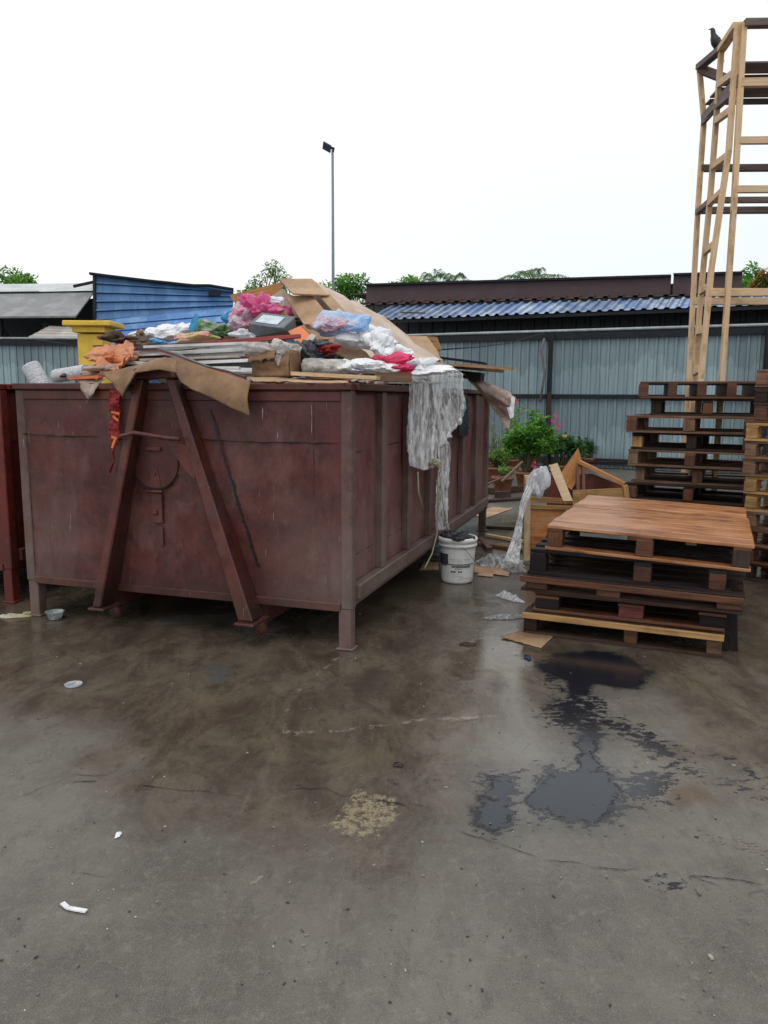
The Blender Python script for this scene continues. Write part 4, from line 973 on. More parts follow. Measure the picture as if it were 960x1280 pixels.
def frame_xy(px, py, z):  p = G(px, py, z); return p
gf = 'pallets in the low stack beside the oil stain'
# low stack
P1 = G(653, 792)
fx = Vector((math.cos(FA), math.sin(FA), 0)); fy = Vector((-fx.y, fx.x, 0))
PL = lambda a, b, z: P1+fx*a+fy*b+Vector((0, 0, z))
pallet('bottom pallet of the low stack, with a yellow pine edge board along its front', P1, FA, 1.18, 1.25, .145, 'block', 'dark', 'dark', 'dark', group=gf, seed=1, edge='yellow', blockx=(.04, .66, 1.13), blocktints={(1, 0): 'side', (2, 0): 'mid'}, bw=.08)
p = PL(.05, .035, .147); pallet('second pallet from the bottom of the low stack, with a reddish centre block', p+Vector((0, 0, 0)), FA+.01, 1.13, 1.2, .125, 'block', 'side', 'side', 'side', ndeck=6, gap=.07, group=gf, seed=2, blockx=(.09, .60, 1.06), bw=.15, blocktints={(1, 0): 'red', (2, 0): 'blackwood', (0, 0): 'blackwood'})
p = PL(-.03, .03, .275); pallet('middle pallet of the low stack, its thick dark side beam sticking out at both ends', p, FA-.03, 1.30, 1.2, .10, 'block', 'dark', 'side', 'dark', ndeck=6, gap=.08, group=gf, seed=3, blockx=(.10, .55, 1.22), bw=.14, edge='side')
p = PL(.0, .075, .378); pallet('blackened pallet under the top one, sticking out on the left', p, FA+.01, 1.20, 1.45, .155, 'block', 'blackwood', 'blackwood', 'blackwood', ndeck=8, gap=.09, group=gf, seed=4, blockx=(.06, .70, 1.12), bw=.095, blocktints={(1, 0): 'side', (2, 0): 'side'}, tilt=(0, .012))
p = G(683, 690, .538); pallet('closed top pallet of the low stack with a wet orange brown plank deck', Vector((1.03, 4.86, .538)), FA, 1.20, 1.70, .160, 'closed', 'orange', 'side', 'orange', ndeck=9, gap=.019, group=gf, seed=5, tilt=(0, .030), blocktints={(0, 0): 'side', (2, 0): 'dark'})
# a thick loose beam between and vertical dark planks leaning at the right end
for k, (px, lab) in enumerate(((909, 'dark upright plank leaning on the right end of the low stack, nearer the oil'), (922, 'dark upright plank leaning on the right end of the low stack, outer one'))):
    base = G(px, 818)+Vector((0, .08, 0)); mb = MB().beam(base, base+Vector((-.01, .06, .42)), .07, .022, up=(fy.x, fy.y, 0)); solo(mb, 'plank', W['blackwood'], lab, 'plank', bevel=.002)
mb = MB().beam(P1+fx*.45+fy*.02+Vector((0, 0, .335)), P1+fx*.98+fy*.02+Vector((0, 0, .325)), .09, .10); 

# tall stack
gt = 'pallets in the tall stack under the wooden tower'
kinds = [('block', 'mid'), ('block', 'dark'), ('block', 'mid'), ('block', 'dark'), ('stringer', 'mid'), ('block', 'dark'), ('block', 'mid'), ('block', 'mid'), ('block', 'dark'), ('block', 'mid'), ('block', 'dark'), ('five', 'side')]
tl_ = ['bottom pallet of the tall stack, resting on the ground', 'second pallet from the ground in the tall stack', 'second pallet from the ground in the tall stack', 'third pallet from the ground in the tall stack', '', 'dark fourth pallet from the ground in the tall stack',
       'sixth pallet from the top of the tall stack, with pale blocks', 'fifth pallet from the top of the tall stack', 'dark fourth pallet from the top of the tall stack', 'third pallet from the top of the tall stack', 'nearly black second pallet from the top of the tall stack', 'topmost pallet of the tall stack, reddish with see through openings']
z = 0.; TX, TY = 2.46, 7.72
random.seed(5)
for k in range(12):
    if k in (1, 4): continue
    random.seed(40+k); h = .1665; dx = random.uniform(-.08, .07); dw = random.uniform(-.07, .06)
    kd, mt = kinds[k]
    if k == 11: dx, dw = .06, -.06
    if k == 10: dx = .17; dw = -.12
    pallet(tl_[k], (TX+dx, TY+random.uniform(-.04, .04), z), rad((-27 if k < 10 else -20)+random.uniform(-4, 4)), 1.18+dw, 1.1, h-.0015, kd, mt, 'side' if mt == 'side' else mt, mt, group=gt, seed=60+k, blocktints={(random.randrange(3), 0): 'mid', (random.randrange(3), 0): 'yellow' if k in (2, 8) else 'side'})
    z += h
# stack at the right edge
gr_ = 'pallets in the stack cut by the right edge'
z = 0.; labs = ['lowest', 'second lowest', 'third lowest', 'fourth lowest', 'fifth lowest', 'sixth lowest', 'seventh lowest', 'yellowish eighth lowest', 'second below the top', 'first below the top', 'topmost']
zz = 0.
labs = ['dark lowest pallet of the stack at the right edge', 'dark pallet directly on the lowest one at the right edge', 'third pallet up in the stack at the right edge', 'fourth pallet up in the stack at the right edge', 'pale fifth pallet up in the stack at the right edge', 'pale sixth pallet up in the stack at the right edge', 'pale seventh pallet up in the stack at the right edge', 'weathered pallet under the yellow one at the right edge', 'bright yellow pine pallet in the stack at the right edge', 'dark pallet over the yellow pine one at the right edge', 'dark pallet just under the topmost at the right edge', 'topmost brown pallet of the stack at the right edge']
for k in range(12):
    random.seed(80+k); m_ = ['dark', 'side', 'mid', 'mid', 'yellow', 'yellow', 'mid', 'mid', 'yellow', 'side', 'dark', 'mid'][k]
    rzz = rad(-46+random.uniform(-3, 3)); ox = 2.96+random.uniform(-.02, .03); oy = 6.35
    if k < 2: ox += .02
    if k >= 9: ox, oy, rzz = 3.05, 6.45, rad(-42)
    pallet(labs[k], (ox, oy, zz), rzz, 1.0, 1.0, .1435, 'block', m_, m_, m_, group=gr_, seed=90+k, ndeck=7); zz += .145

# ------------------------------------------------------------------ broken crate between stacks and pots
cr = thing('broken_crate', 'broken wooden crate with an orange ply panel behind the low pallet stack', 'crate', G(705, 695), 0)
o_ = Vector(cr.location)
def cpart(mb, name, mat): mb.build(name, mat, cr, origin=o_).location = (0, 0, 0)
YA = 6.95
def C(px, py, Y): return Pd(px, py, Y)
cpart(MB().beam(C(658, 700, YA), C(659, 594, YA), .055, .055, up=(0, 1, 0)), 'corner_post', W['pale'])
cpart(MB().prism([C(662, 631, YA+.03), C(712, 634, YA+.03), C(712, 694, YA+.03), C(662, 690, YA+.03)], (0, 1, 0), .014), 'side_panel', W['orange'])
cpart(MB().beam(C(660, 633, YA+.02), C(742, 636, YA+.02), .03, .035), 'top_rail', W['yellow'])
cpart(MB().prism([C(661, 594, YA+.02), C(688, 583, YA+.3), C(686, 606, YA+.3), C(684, 616, YA+.3), C(661, 612, YA+.02)], (0, 1, 0), .012), 'end_panel', W['mid'])
cpart(MB().beam(C(662, 624, YA+.45), C(742, 628, YA+.45), .03, .05), 'rear_rail', W['yellow'])
cpart(MB().prism([C(686, 582, YA+.32), C(697, 579, YA+.32), C(716, 626, YA+.2), C(704, 626, YA+.2)], (0, 1, 0), .02), 'leaning_slat', W['pale'])
cpart(MB().prism([C(701, 592, YA+.6), C(723, 560, YA+.75), C(727, 574, YA+.75), C(712, 612, YA+.6), C(706, 606, YA+.6)], (0, 1, 0), .014), 'leaning_panel', W['ply'])
cpart(MB().beam(C(711, 611, YA+.58), C(727, 583, YA+.72), .05, .03, up=(0, 1, 0)), 'brace', W['ply'])
cpart(MB().beam(C(724, 577, YA+.7), C(781, 605, YA+.5), .09, .03), 'slat', W['ply'])
cpart(MB().prism([C(716, 613, YA+.35), C(783, 610, YA+.35), C(784, 642, YA+.35), C(716, 645, YA+.35)], (0, 1, 0), .02), 'front_panel', W['yellow'])
for x in (722, 729): cpart(MB().beam(C(x, 613, YA+.5), C(x, 584, YA+.6), .03, .03, up=(0, 1, 0)), 'upright', W['side'])
cpart(MB().prism([C(684, 594, YA+.7), C(740, 592, YA+.7), C(786, 610, YA+.7), C(786, 640, YA+.7), C(684, 640, YA+.7)], (0, 1, 0), .02), 'rear_panel', W['red'])
cpart(MB().beam(C(781, 607, YA+.35), C(786, 645, YA+.35), .05, .05, up=(0, 1, 0)), 'corner_post', W['yellow'])
# white film on the crate
filmw = film('white_film', (.84, .86, .90), (.68, .70, .74), .55, 4, .25, (2.5, 2.5, .7))
def fl(u, v):
    L = [(659, 594), (657, 608), (651, 624), (646, 648), (640, 672), (630, 700)]; Rr = [(672, 590), (668, 610), (659, 626), (653, 648), (651, 680), (648, 704)]
    f = v*5; i = min(4, int(f)); g = f-i
    x = (L[i][0]*(1-g)+L[i+1][0]*g)*(1-u)+(Rr[i][0]*(1-g)+Rr[i+1][0]*g)*u; y = (L[i][1]*(1-g)+L[i+1][1]*g)*(1-u)+(Rr[i][1]*(1-g)+Rr[i+1][1]*g)*u
    Y = YA-.05-.55*v*v
    p = C(x, y, Y); p.z = max(p.z, .01); return p+Vector((0, -1, 0))*(abs(math.sin(u*9+v*3))*.02+.02*vn((u*4, v*5, 0), 2, 3))
solo(MB().grid(fl, 24, 50), 'plastic_film', filmw, 'whitish plastic film trailing from the crate post down to the ground', 'plastic film')
mb = bag(C(675, 607, YA-.02), (.07, .05, .16), 61, .25, 2); solo(mb, 'plastic_film', filmw, 'whitish plastic bunched over the corner of the broken crate', 'plastic film')

# ------------------------------------------------------------------ ground litter
def flat(px, label, name='cardboard_sheet', mat=None, z=.006, th=.004, cat='cardboard sheet', curl=.006, wr=.004):
    P = [G(*p) for p in px]
    s_ = sheet(P, 18, 12, wr, 7, seed=len(label), rag=.04)
    for v in s_.v: v.z = max(.004, v.z+z)
    return solo(s_, name, mat or CBL, label, cat, solid=th)
flat([(616, 634), (642, 636), (608, 648), (588, 644)], 'wet tan cardboard lying flat between the container and the pots')
flat([(575, 637), (596, 634), (590, 644), (572, 645)], 'small tan cardboard against the far foot of the container')
flat([(530, 703), (548, 704), (548, 713), (524, 713)], 'orange brown cardboard behind the left of the bucket', mat=CB)
flat([(592, 707), (640, 709), (636, 721), (592, 716)], 'brown cardboard strip lying right of the bucket under clear plastic')
flat([(639, 699), (655, 701), (652, 714), (637, 711)], 'pale paper square on the ground by the low pallet stack', 'paper_sheet', simple('dirty_paper', (.45, .42, .38), (.3, .27, .24), 9), cat='paper')
flat([(655, 788), (692, 797), (676, 811), (626, 798)], 'brown cardboard lying at the left front corner of the low pallet stack', mat=CB)
flat([(932, 700), (952, 700), (944, 712), (930, 716)], 'pale card scrap on the ground right of the low pallet stack', mat=CBW)
flat([(600, 714), (618, 714), (616, 722), (596, 720)], 'tiny tan card scrap touching the brown cardboard strip')
for a, b, w, th, mt, lab in (((598, 681), (657, 690), .10, .03, 'mid', 'grey brown board lying behind the bucket to the right'), ((608, 671), (657, 680), .05, .03, 'pale', 'thin pale board lying behind the grey brown one'), ((600, 676), (612, 690), .06, .05, 'side', 'short brown block on the grey brown board'),
                             ((600, 660), (690, 664), .08, .03, 'dark', 'dark wet plank on the ground before the flower pots'), ((606, 628), (700, 622), .14, .04, 'dark', 'black soaked plank under the flower pots'), ((730, 580), (800, 579), .06, .05, 'blackwood', 'black rail lying by the fence foot')):
    if 'rail' in lab: pa, pb = Pd(*a, 14.2), Pd(*b, 13.9)
    else: pa, pb = G(*a), G(*b)
    pa.z += .02; pb.z += .02; solo(MB().beam(pa, pb, w, th), 'plank', W[mt], lab, 'plank', bevel=.003)
clearp = film('clear_ground_plastic', (.62, .64, .66), (.25, .25, .26), .45, 18, .18)
def crumple(pxc, rx, ry, h, label, seed, name='plastic_film', mat=None, rz=0.):
    c0 = G(*pxc); R_ = Matrix.Rotation(rz, 3, 'Z')
    def fn(u, v):
        a_ = u*2*math.pi; r_ = v*(1+.35*mn.noise(Vector((math.cos(a_)*1.7+seed, math.sin(a_)*1.7, 0))))
        x_, y_ = r_*math.cos(a_)*rx, r_*math.sin(a_)*ry
        zz_ = .005+h*max(0, (1-v*v))*.55*(1+1.2*vn((x_*4+seed, y_*4, 0), 3, 4))+h*.45*max(0, 1-2*abs(mn.noise(Vector((x_*14+seed, y_*14, 0)))))*(1-v**4)
        return c0+R_ @ Vector((x_, y_, max(.004, zz_)))
    return solo(MB().grid(fn, 60, 18, smooth=False), name, mat or clearp, label, 'plastic film')
crumple((622, 706), .22, .17, .09, 'heap of clear crumpled plastic on the ground right of the bucket', 1)
crumple((643, 714), .10, .09, .05, 'small clear plastic clump against the low pallet stack', 2)
crumple((636, 749), .16, .035, .05, 'twisted whitish plastic strip lying on the wet ground by the low stack', 3, rz=-.9, mat=filmw)
crumple((634, 772), .16, .05, .02, 'thin stringy clear plastic scraps on wet ground by the low stack', 4, rz=.25)
crumple((585, 806), .05, .03, .012, 'muddy leaf of plastic in the brown puddle', 5, mat=film('brown_scrap', (.07, .04, .02), (.03, .02, .01), 1, 20, .4))
crumple((17, 771), .12, .05, .02, 'flattened white and yellow wrapper beside the left foot of the container', 6, 'wrapper', film('wrapper_white', (.6, .62, .62), (.6, .52, .25), 1, 5, .3))
crumple((38, 767), .05, .03, .012, 'small yellowish wrapper touching the left foot of the container', 7, 'wrapper', film('wrapper_yellow', (.55, .5, .3), (.4, .36, .2), 1, 5, .3))
crumple((474, 711), .06, .03, .03, 'small yellow scrap on the ground beside the container', 8, 'wrapper', film('yellow_scrap', (.6, .5, .1), (.4, .3, .05), 1, 6, .4))
crumple((148, 1045), .010, .02, .008, 'tiny white paper shred on the open concrete, lower left', 9, 'paper_shred', wht)
crumple((498, 957), .02, .02, .008, 'small black rubber scrap on the concrete above the tan stain', 10, 'rubber_scrap', black)
crumple((659, 822), .02, .05, .01, 'small blue plastic scrap at the edge of the black oil', 11, 'plastic_scrap', film('blue_scrap', (.02, .04, .10), (.02, .03, .06), 1, 10, .3))
for k, (px, r_, lab) in enumerate((((497, 660), .0, ''),)): pass
mb = MB(); pts = [G(78, 1131), G(85, 1137), G(95, 1139), G(108, 1141)]
for p_, q_ in zip(pts, pts[1:]): mb.beam(p_+Vector((0, 0, .006)), q_+Vector((0, 0, .006)), .014, .004)
solo(mb, 'plastic_strip', wht, 'bent white plastic strip on the open concrete, lower left', 'strip')
# bowl and lid
cp = film('clear_tub', (.55, .60, .60), (.40, .44, .44), .55, 10, .12)
bwl = thing('plastic_tub', 'clear round food tub standing on the ground right of the left container foot', 'tub', G(69, 774), 0)
MB().lathe([(0, .004), (.038, .003), (.042, .008), (.055, .05), (.062, .053), (.062, .056), (.053, .054), (.040, .01), (0, .008)], n=36).build('tub_body', cp, bwl)
MB().lathe([(0, .012), (.030, .012), (.034, .016), (.02, .022), (0, .02)], n=20).build('leftover_food', simple('food', (.45, .5, .3), rough=.5), bwl)
MB().lathe([(0, .004), (.045, .003), (.05, .010), (.052, .010), (.046, .001), (0, .001)], c=G(92, 857), n=36)
solo(MB().lathe([(0, .006), (.036, .006), (.042, .011), (.046, .011), (.043, .002), (0, .002)], c=G(92, 857), n=36), 'tub_lid', film('lid_plastic', (.62, .68, .70), (.45, .5, .52), .8, 10, .15), 'pale round tub lid lying alone on the wet concrete', 'lid')
# small specks
sp = MB(); random.seed(11)
for k in range(260):
    px, py = random.uniform(0, 960), random.uniform(760, 1270); p_ = G(px, py); s_ = random.uniform(.0015, .005)
    if random.random() < .04: s_ *= 1.8
    sp.box(p_+Vector((0, 0, s_*.5)), (s_*random.uniform(.8, 3), s_, s_*.7), Matrix.Rotation(random.uniform(0, 3), 3, 'Z'), random.choice((.12, .2, .35, .5, 1.)))
tag(sp.build('grit', simple('grit', (.5, .46, .4), rough=.8)), 'scattered grit and crumbs over the concrete', 'grit', kind='stuff')

# ------------------------------------------------------------------ POTTED PLANTS
terra = simple('terracotta', (.30, .12, .055), (.17, .07, .04), 8, .75)
soil = simple('soil', (.03, .02, .014), rough=.9)
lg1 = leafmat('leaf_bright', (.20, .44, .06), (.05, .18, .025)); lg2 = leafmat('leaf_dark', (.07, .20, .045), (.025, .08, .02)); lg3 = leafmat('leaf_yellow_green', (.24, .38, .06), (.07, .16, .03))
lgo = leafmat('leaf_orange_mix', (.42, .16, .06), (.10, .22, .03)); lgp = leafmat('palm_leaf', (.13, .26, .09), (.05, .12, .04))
bark = simple('bark', (.09, .07, .05), (.04, .03, .02), 10, .85); stemm = simple('plant_stem', (.12, .14, .06), (.07, .07, .04), 10, .7)
petal = film('pink_petal', (.80, .05, .20), (.9, .18, .3), 1, 10, .5); petr = film('red_petal', (.75, .10, .07), (.85, .25, .15), 1, 10, .5); pety = film('yellow_petal', (.85, .6, .04), (.8, .5, .03), 1, 10, .5)
def leaf(mb, p, d, L, w, droop=.3, tint=1.):
    d = Vector(d).normalized(); s_ = d.cross(Vector((0, 0, 1)))
    if s_.length < .05: s_ = Vector((1, 0, 0))
    s_.normalize(); s_ = (s_+Vector([random.uniform(-.5, .5) for _ in range(3)])).normalized()
    p = Vector(p); m1 = p+d*L*.5; e = p+d*L+Vector((0, 0, -droop*L)); b = len(mb.v)
    mb.v += [p, m1+s_*w/2, e, m1-s_*w/2]; mb.face((b, b+1, b+2, b+3), None, tint)
def flower(mb, c, r):
    c = Vector(c)
    for k in range(5):
        a_ = k*1.2566; d = Vector((math.cos(a_), -.5, math.sin(a_))); leaf(mb, c, d, r, r*.8, .0)
def potted(px, py, r, h, label, height, spread, nstem, nleaf, lm, flowers=(), lL=.09, lw=.028, Y=None, seed=0, clumpy=True, leafpot=0):
    random.seed(seed); base = G(px, py); t = thing('potted_plant', label, 'potted plant', base, 0)
    MB().lathe([(0, .0), (r*.66, 0), (r*.7, .01), (r*.92, h*.86), (r*1.06, h*.87), (r*1.08, h), (r*.94, h), (r*.9, h*.9)], n=32).build('pot', terra, t)
    MB().lathe([(0, h*.92), (r*.9, h*.9)], n=24).build('soil', soil, t)
    st = MB(); fo = MB(); tips = []
    for k in range(nstem):
        a_ = random.uniform(0, 6.28); rr = spread*math.sqrt(random.random()); top = Vector((rr*math.cos(a_), rr*math.sin(a_)*.8, h+height*(random.uniform(.45, 1.)*(1-.35*(rr/spread)**2))))
        b0 = Vector((random.uniform(-.25, .25)*r, random.uniform(-.25, .25)*r, h*.9)); mid = b0.lerp(top, .5)+Vector((random.uniform(-.04, .04), 0, .05))
        st.tube([b0, b0.lerp(mid, .6)+Vector((random.uniform(-.02, .02), 0, 0)), mid, top], [.014, .010, .007, .004], 6)
        tips.append((mid, top))
    for mid, top in tips:
        for q_ in range(nleaf):
            f = random.random()**.6; p_ = mid.lerp(top, f)+Vector([random.gauss(0, .025) for _ in range(3)])
            d = Vector((random.gauss(0, 1), random.gauss(0, 1), random.uniform(-.1, 1.1))); leaf(fo, p_, d, lL*random.uniform(.6, 1.3), lw*random.uniform(.7, 1.3), .25, random.random())
    sto = st.build('stems', stemm, t); foo = fo.build('foliage', lm, t)
    for fx_, fy_, fr, fm in flowers:
        w = hit(fx_, fy_, base+Vector((0, -.18, 0)), Vector((0, 1, 0)))-base; f = MB(); flower(f, w, fr)
        for q_ in range(3): flower(f, w+Vector([random.gauss(0, fr*.5) for _ in range(3)]), fr*.8)
        f.build('flower', fm, foo)
    return t
potted(659, 612, .215, .30, 'large leafy desert rose with pink flowers in a terracotta pot', 1.0, .42, 46, 70, lg1, [(697, 533, .05, petal), (696, 520, .04, petal), (692, 526, .035, petal), (668, 581, .05, petal)], .13, .036, seed=1)
potted(628, 618, .165, .28, 'low plant in the small terracotta pot nearest the container', .18, .14, 6, 25, lg3, [], .08, .02, seed=2)
potted(700, 600, .2, .28, 'dark green shrub with yellow flowers right of the desert rose', .62, .42, 30, 60, lg2, [(690, 543, .03, pety), (706, 545, .035, pety), (652, 560, .03, pety)], .15, .03, seed=3)
potted(736, 585, .16, .22, 'dark green spiky plant in front of the fence, farthest right of the pots', .42, .2, 10, 40, lg2, [], .2, .03, seed=4)
potted(622, 603, .26, .28, 'bushy yellow green plant in a wide pot beside the container', .30, .36, 30, 45, lg3, [], .1, .018, seed=5)
potted(640, 590, .18, .26, 'tall sparse plant with a red flower behind the desert rose', 1.25, .3, 14, 22, lg1, [(644, 501, .06, petr), (641, 496, .05, petr)], .12, .03, seed=6)
potted(618, 592, .2, .25, 'thin stemmed grassy plant behind the bushy yellow green one', .85, .32, 22, 10, lg3, [], .12, .012, seed=7)
for a, b, lab, mt in (((627, 602), (653, 577), 'grey stick leaning across the flower pots', 'mid'), ((607, 606), (640, 592), 'brown stick lying on the small pots', 'side')):
    solo(MB().beam(Pd(*a, 10.6), Pd(*b, 11.0), .03, .02), 'stick', W[mt], lab, 'stick')
solo(MB().beam(Pd(686, 590, 14.4), Pd(687, 490, 14.4), .06, .06, up=(0, 1, 0)), 'wooden_post', W['dark'], 'short dark wooden post standing in front of the fence post', 'post')
random.seed(12)
for k in range(9):
    px = 600+k*17+random.uniform(-6, 6); py = 617+random.uniform(-5, 7); p_ = G(px, py)
    solo(MB().box(p_+Vector((0, 0, .05)), (.24, .11, .09), Matrix.Rotation(random.uniform(-.8, .8), 3, 'Z'), random.uniform(.7, 1.1), jitter=.006), 'brick', simple('old_brick%d' % k, (.07, .035, .025), (.03, .02, .015), 10, .8) if k == 0 else bpy.data.materials['old_brick0'],
         'old dark brick lying in the loose row in front of the flower pots', 'brick', group='bricks lying in front of the flower pots', bevel=.004)

# ------------------------------------------------------------------ FENCE
def fence_mat():
    m = M('pale_blue_sheet_metal'); c = m.coord(); z = m.sep(c)[2]
    n = m.noise(m.map(c, (1, 1, .2)), 2.2, 5, .65); st = m.noise(m.map(c, (7, 7, .35)), 1.5, 5, .7); fine = m.noise(c, 22, 4)
    wav = m.noise(m.map(c, (1.6, 1.6, .1), (3, 0, 0)), 1.8, 3, .6)
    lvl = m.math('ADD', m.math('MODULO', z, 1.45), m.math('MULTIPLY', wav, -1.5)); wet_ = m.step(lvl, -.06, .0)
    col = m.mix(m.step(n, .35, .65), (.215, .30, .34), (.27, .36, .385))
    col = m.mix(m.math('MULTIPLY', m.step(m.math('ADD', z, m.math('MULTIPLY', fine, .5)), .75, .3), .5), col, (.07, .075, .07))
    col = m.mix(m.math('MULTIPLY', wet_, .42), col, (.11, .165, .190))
    col = m.mix(m.math('MULTIPLY', m.step(st, .46, .70), .5), col, (.115, .155, .17)); col = m.mix(m.math('MULTIPLY', m.step(st, .40, .28), .35), col, (.36, .42, .43))
    col = m.mix(m.math('MULTIPLY', m.step(fine, .62, .8), .3), col, (.08, .06, .05)); col = m.mix(1., col, m.attr('tint', 'Color'), 'MULTIPLY')
    return m.bsdf(col, .5, m.bump(n, .1, .01), Specular_IOR_Level=.3)
fencem = fence_mat(); 
A0 = Vector((1.48, 18., 0)); A1 = Vector((7.4, 15.3, 0)); fd = (A1-A0).normalized(); fn_ = Vector((fd.y, -fd.x, 0))
if fn_.y > 0: fn_ = -fn_
def corrug(p0, along, L, down, nrm, pitch=.19, dep=.03, tintf=None, nv=1, widths=(.62, .06, .26, .06), slope_shade=.8):
    """trapezoid ribbed sheet; ribs repeat along `along`, run along `down`"""
    p0, along, down, nrm = Vector(p0), Vector(along).normalized(), Vector(down), Vector(nrm).normalized()
    mb = MB(); x = 0; pr = []
    while x < L:
        pr += [(x, 0), (x+pitch*widths[0], 0), (x+pitch*(widths[0]+widths[1]), dep), (x+pitch*(widths[0]+widths[1]+widths[2]), dep)]; x += pitch
    pr.append((x, 0)); b = 0
    for j in range(nv+1):
        for (xx, dd) in pr: mb.v.append(p0+along*xx+nrm*dd+down*(j/nv))
    n_ = len(pr)
    for j in range(nv):
        for i in range(n_-1):
            a_ = j*n_+i; mb.face((a_, a_+1, a_+n_+1, a_+n_), None, (tintf(pr[i][0]) if tintf else 1.)*(slope_shade if pr[i][1] != pr[i+1][1] else 1))  # sloping rib faces darker: rib shading painted into the tint
    return mb
def fence(name, label, p0, p1, zt, posts, mat, bay=4):
    p0, p1 = Vector(p0), Vector(p1); d = (p1-p0).normalized(); n = Vector((d.y, -d.x, 0)); n = -n if n.y > 0 else n; L = (p1-p0).length
    t = thing(name, label, 'fence', p0, 0); o = p0
    rs = np.random.default_rng(3).uniform(.72, 1.2, 200)
    def tf(x): return float(rs[int(x/.76) % 200])
    mb = corrug(p0+Vector((0, 0, .02)), d, L, (0, 0, zt-.12), n, .19, .028, tf); mb.build('sheeting', mat, t, origin=o).location = (0, 0, 0)
    for z_, hh in ((zt-.16, .13), (1.53, .09), (.16, .12)):
        MB().box((p0+p1)/2+n*.065+Vector((0, 0, z_)), (L, .05, hh), Matrix((d, -n, Vector((0, 0, 1)))).transposed()).build('rail', steel_dark, t, origin=o).location = (0, 0, 0)
    MB().tube([p0+Vector((0, 0, zt-.045))+n*.05, p1+Vector((0, 0, zt-.045))+n*.05], .03, 8).build('cap_pipe', galv, t, origin=o).location = (0, 0, 0)
    for f, w in posts:
        q_ = p0+d*f+n*.14; MB().box(q_+Vector((0, 0, (zt-.1)/2)), (w, .08, zt-.1)).build('post', steel_dark, t, origin=o).location = (0, 0, 0)
    return t
fp0 = A0-fd*6.5; fp1 = A1+fd*4.5
PX = hit(681, 500, A0, fn_); post_d = (PX-fp0).length; PX2 = hit(951, 500, A0, fn_); post2 = (PX2-fp0).length
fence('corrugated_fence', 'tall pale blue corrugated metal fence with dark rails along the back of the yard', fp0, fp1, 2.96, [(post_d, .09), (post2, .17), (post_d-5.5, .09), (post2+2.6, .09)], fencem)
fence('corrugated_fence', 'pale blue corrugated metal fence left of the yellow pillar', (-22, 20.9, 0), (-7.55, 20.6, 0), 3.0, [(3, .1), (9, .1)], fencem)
PX0 = Vector((PX.x, PX.y, 0))
# rope on post and wire
solo(MB().tube([PX0+fn_*.24+Vector((.0, 0, 2.75)), PX0+fn_*.26+Vector((-.06, 0, 2.5)), PX0+fn_*.24+Vector((.03, 0, 2.0)), PX0+fn_*.26+Vector((-.04, 0, 1.4))], .025, 6), 'rope', simple('grey_rope', (.16, .15, .16), rough=.8), 'grey rope tied down the middle fence post', 'rope')
wp = [Pd(680, 416, 15.5), Pd(636, 429, 13.5), Pd(595, 434, 11.6), T(551, 437, 3.4)]
solo(MB().tube(wp, .008, 5), 'wire', steel_dark, 'thin sagging wire from the fence post to the container heap', 'wire')
solo(MB().tube([Pd(40, 424, 20.3), Pd(70, 428, 19.4), Pd(100, 433, 18.6), Pd(134, 432, 18.4)], .012, 5), 'wire', steel_dark, 'thin wire running from the left fence to the yellow pillar', 'wire')
# yellow pillar
yl = simple('yellow_paint', (.74, .50, .06), (.58, .37, .04), 3, .6)
yp = thing('gate_pillar', 'yellow painted gate pillar with a stepped cap behind the container', 'pillar', (Pd(121, 500, 18.8).x+.02, 18.8, 0), 0)
MB().box((0, 0, 1.46), (.60, .60, 2.92)).build('shaft', yl, yp, bevel=.015)
k_ = MB(); k_.box((0, 0, 3.02), (.76, .76, .14)); cko = MB().box((0, 0, 3.15), (1.12, 1.0, .12)).build('cap', yl, yp, bevel=.02); k_.build('cap_neck', yl, cko, bevel=.01)

# ------------------------------------------------------------------ SHEDS beyond the fence
bluem = sheetmetal('blue_roof_metal', (.16, .27, .50), (.42, .52, .66), rough=.42); bluel = sheetmetal('blue_lean_to_metal', (.09, .22, .50), (.20, .36, .62), rough=.45); bluew = sheetmetal('blue_wall_metal', (.065, .185, .43), (.12, .28, .53), rough=.5)
brownm = simple('brown_fascia', (.070, .040, .046), (.05, .03, .035), 3, .6); darkw = sheetmetal('dark_wall_metal', (.012, .014, .02), (.02, .023, .03))
rustr = simple('rusty_ridge', (.10, .05, .04), (.05, .03, .03), 5, .8)
sh = thing('workshop_shed', 'long shed with brown fascia and blue corrugated awning behind the right fence', 'shed', A0-fn_*2, 0); so = Vector(sh.location)
def sag(mb):
    D_ = (onf(850, 1, 0)-onf(455, 1, 0)).length
    for v in mb.v:
        a_ = max(0, min(1.35, (v-onf(455, 1, 0)).dot(fd)/D_)); zr = max(0, min(1.2, (v.z-3.42)/1.1)); v.z -= .22*a_*zr**.7
def spart(mb, name, mat, **kw):
    mb.v = [Vector(v) for v in mb.v]; sag(mb); o = mb.build(name, mat, sh, origin=so, **kw); o.location = (0, 0, 0); return o
def onf(px, off, z): # point above fence line offset back by off
    p = hit(px, 500, A0-fn_*off, fn_); return Vector((p.x, p.y, z))
eL, eR = onf(455, 1.0, 0), onf(1250, 1.0, 0)
zE, zT = 3.40, 3.90
LL = (eR-eL).length; dn = (-fn_*1.5); 
mb = corrug(eL+Vector((0, 0, zE)), fd, LL, -fn_*1.5+Vector((0, 0, zT-zE)), Vector((0, 0, 1)), .235, .055, lambda x: .75+.5*((int(x/1.2)*37) % 7)/7, widths=(.42, .20, .18, .20), slope_shade=.5); spart(mb, 'awning', bluem)
spart(MB().beam(eL+Vector((0, 0, zE-.05))-fn_*.05, eR+Vector((0, 0, zE-.05))-fn_*.05, .05, .07), 'eave_rail', steel_dark)
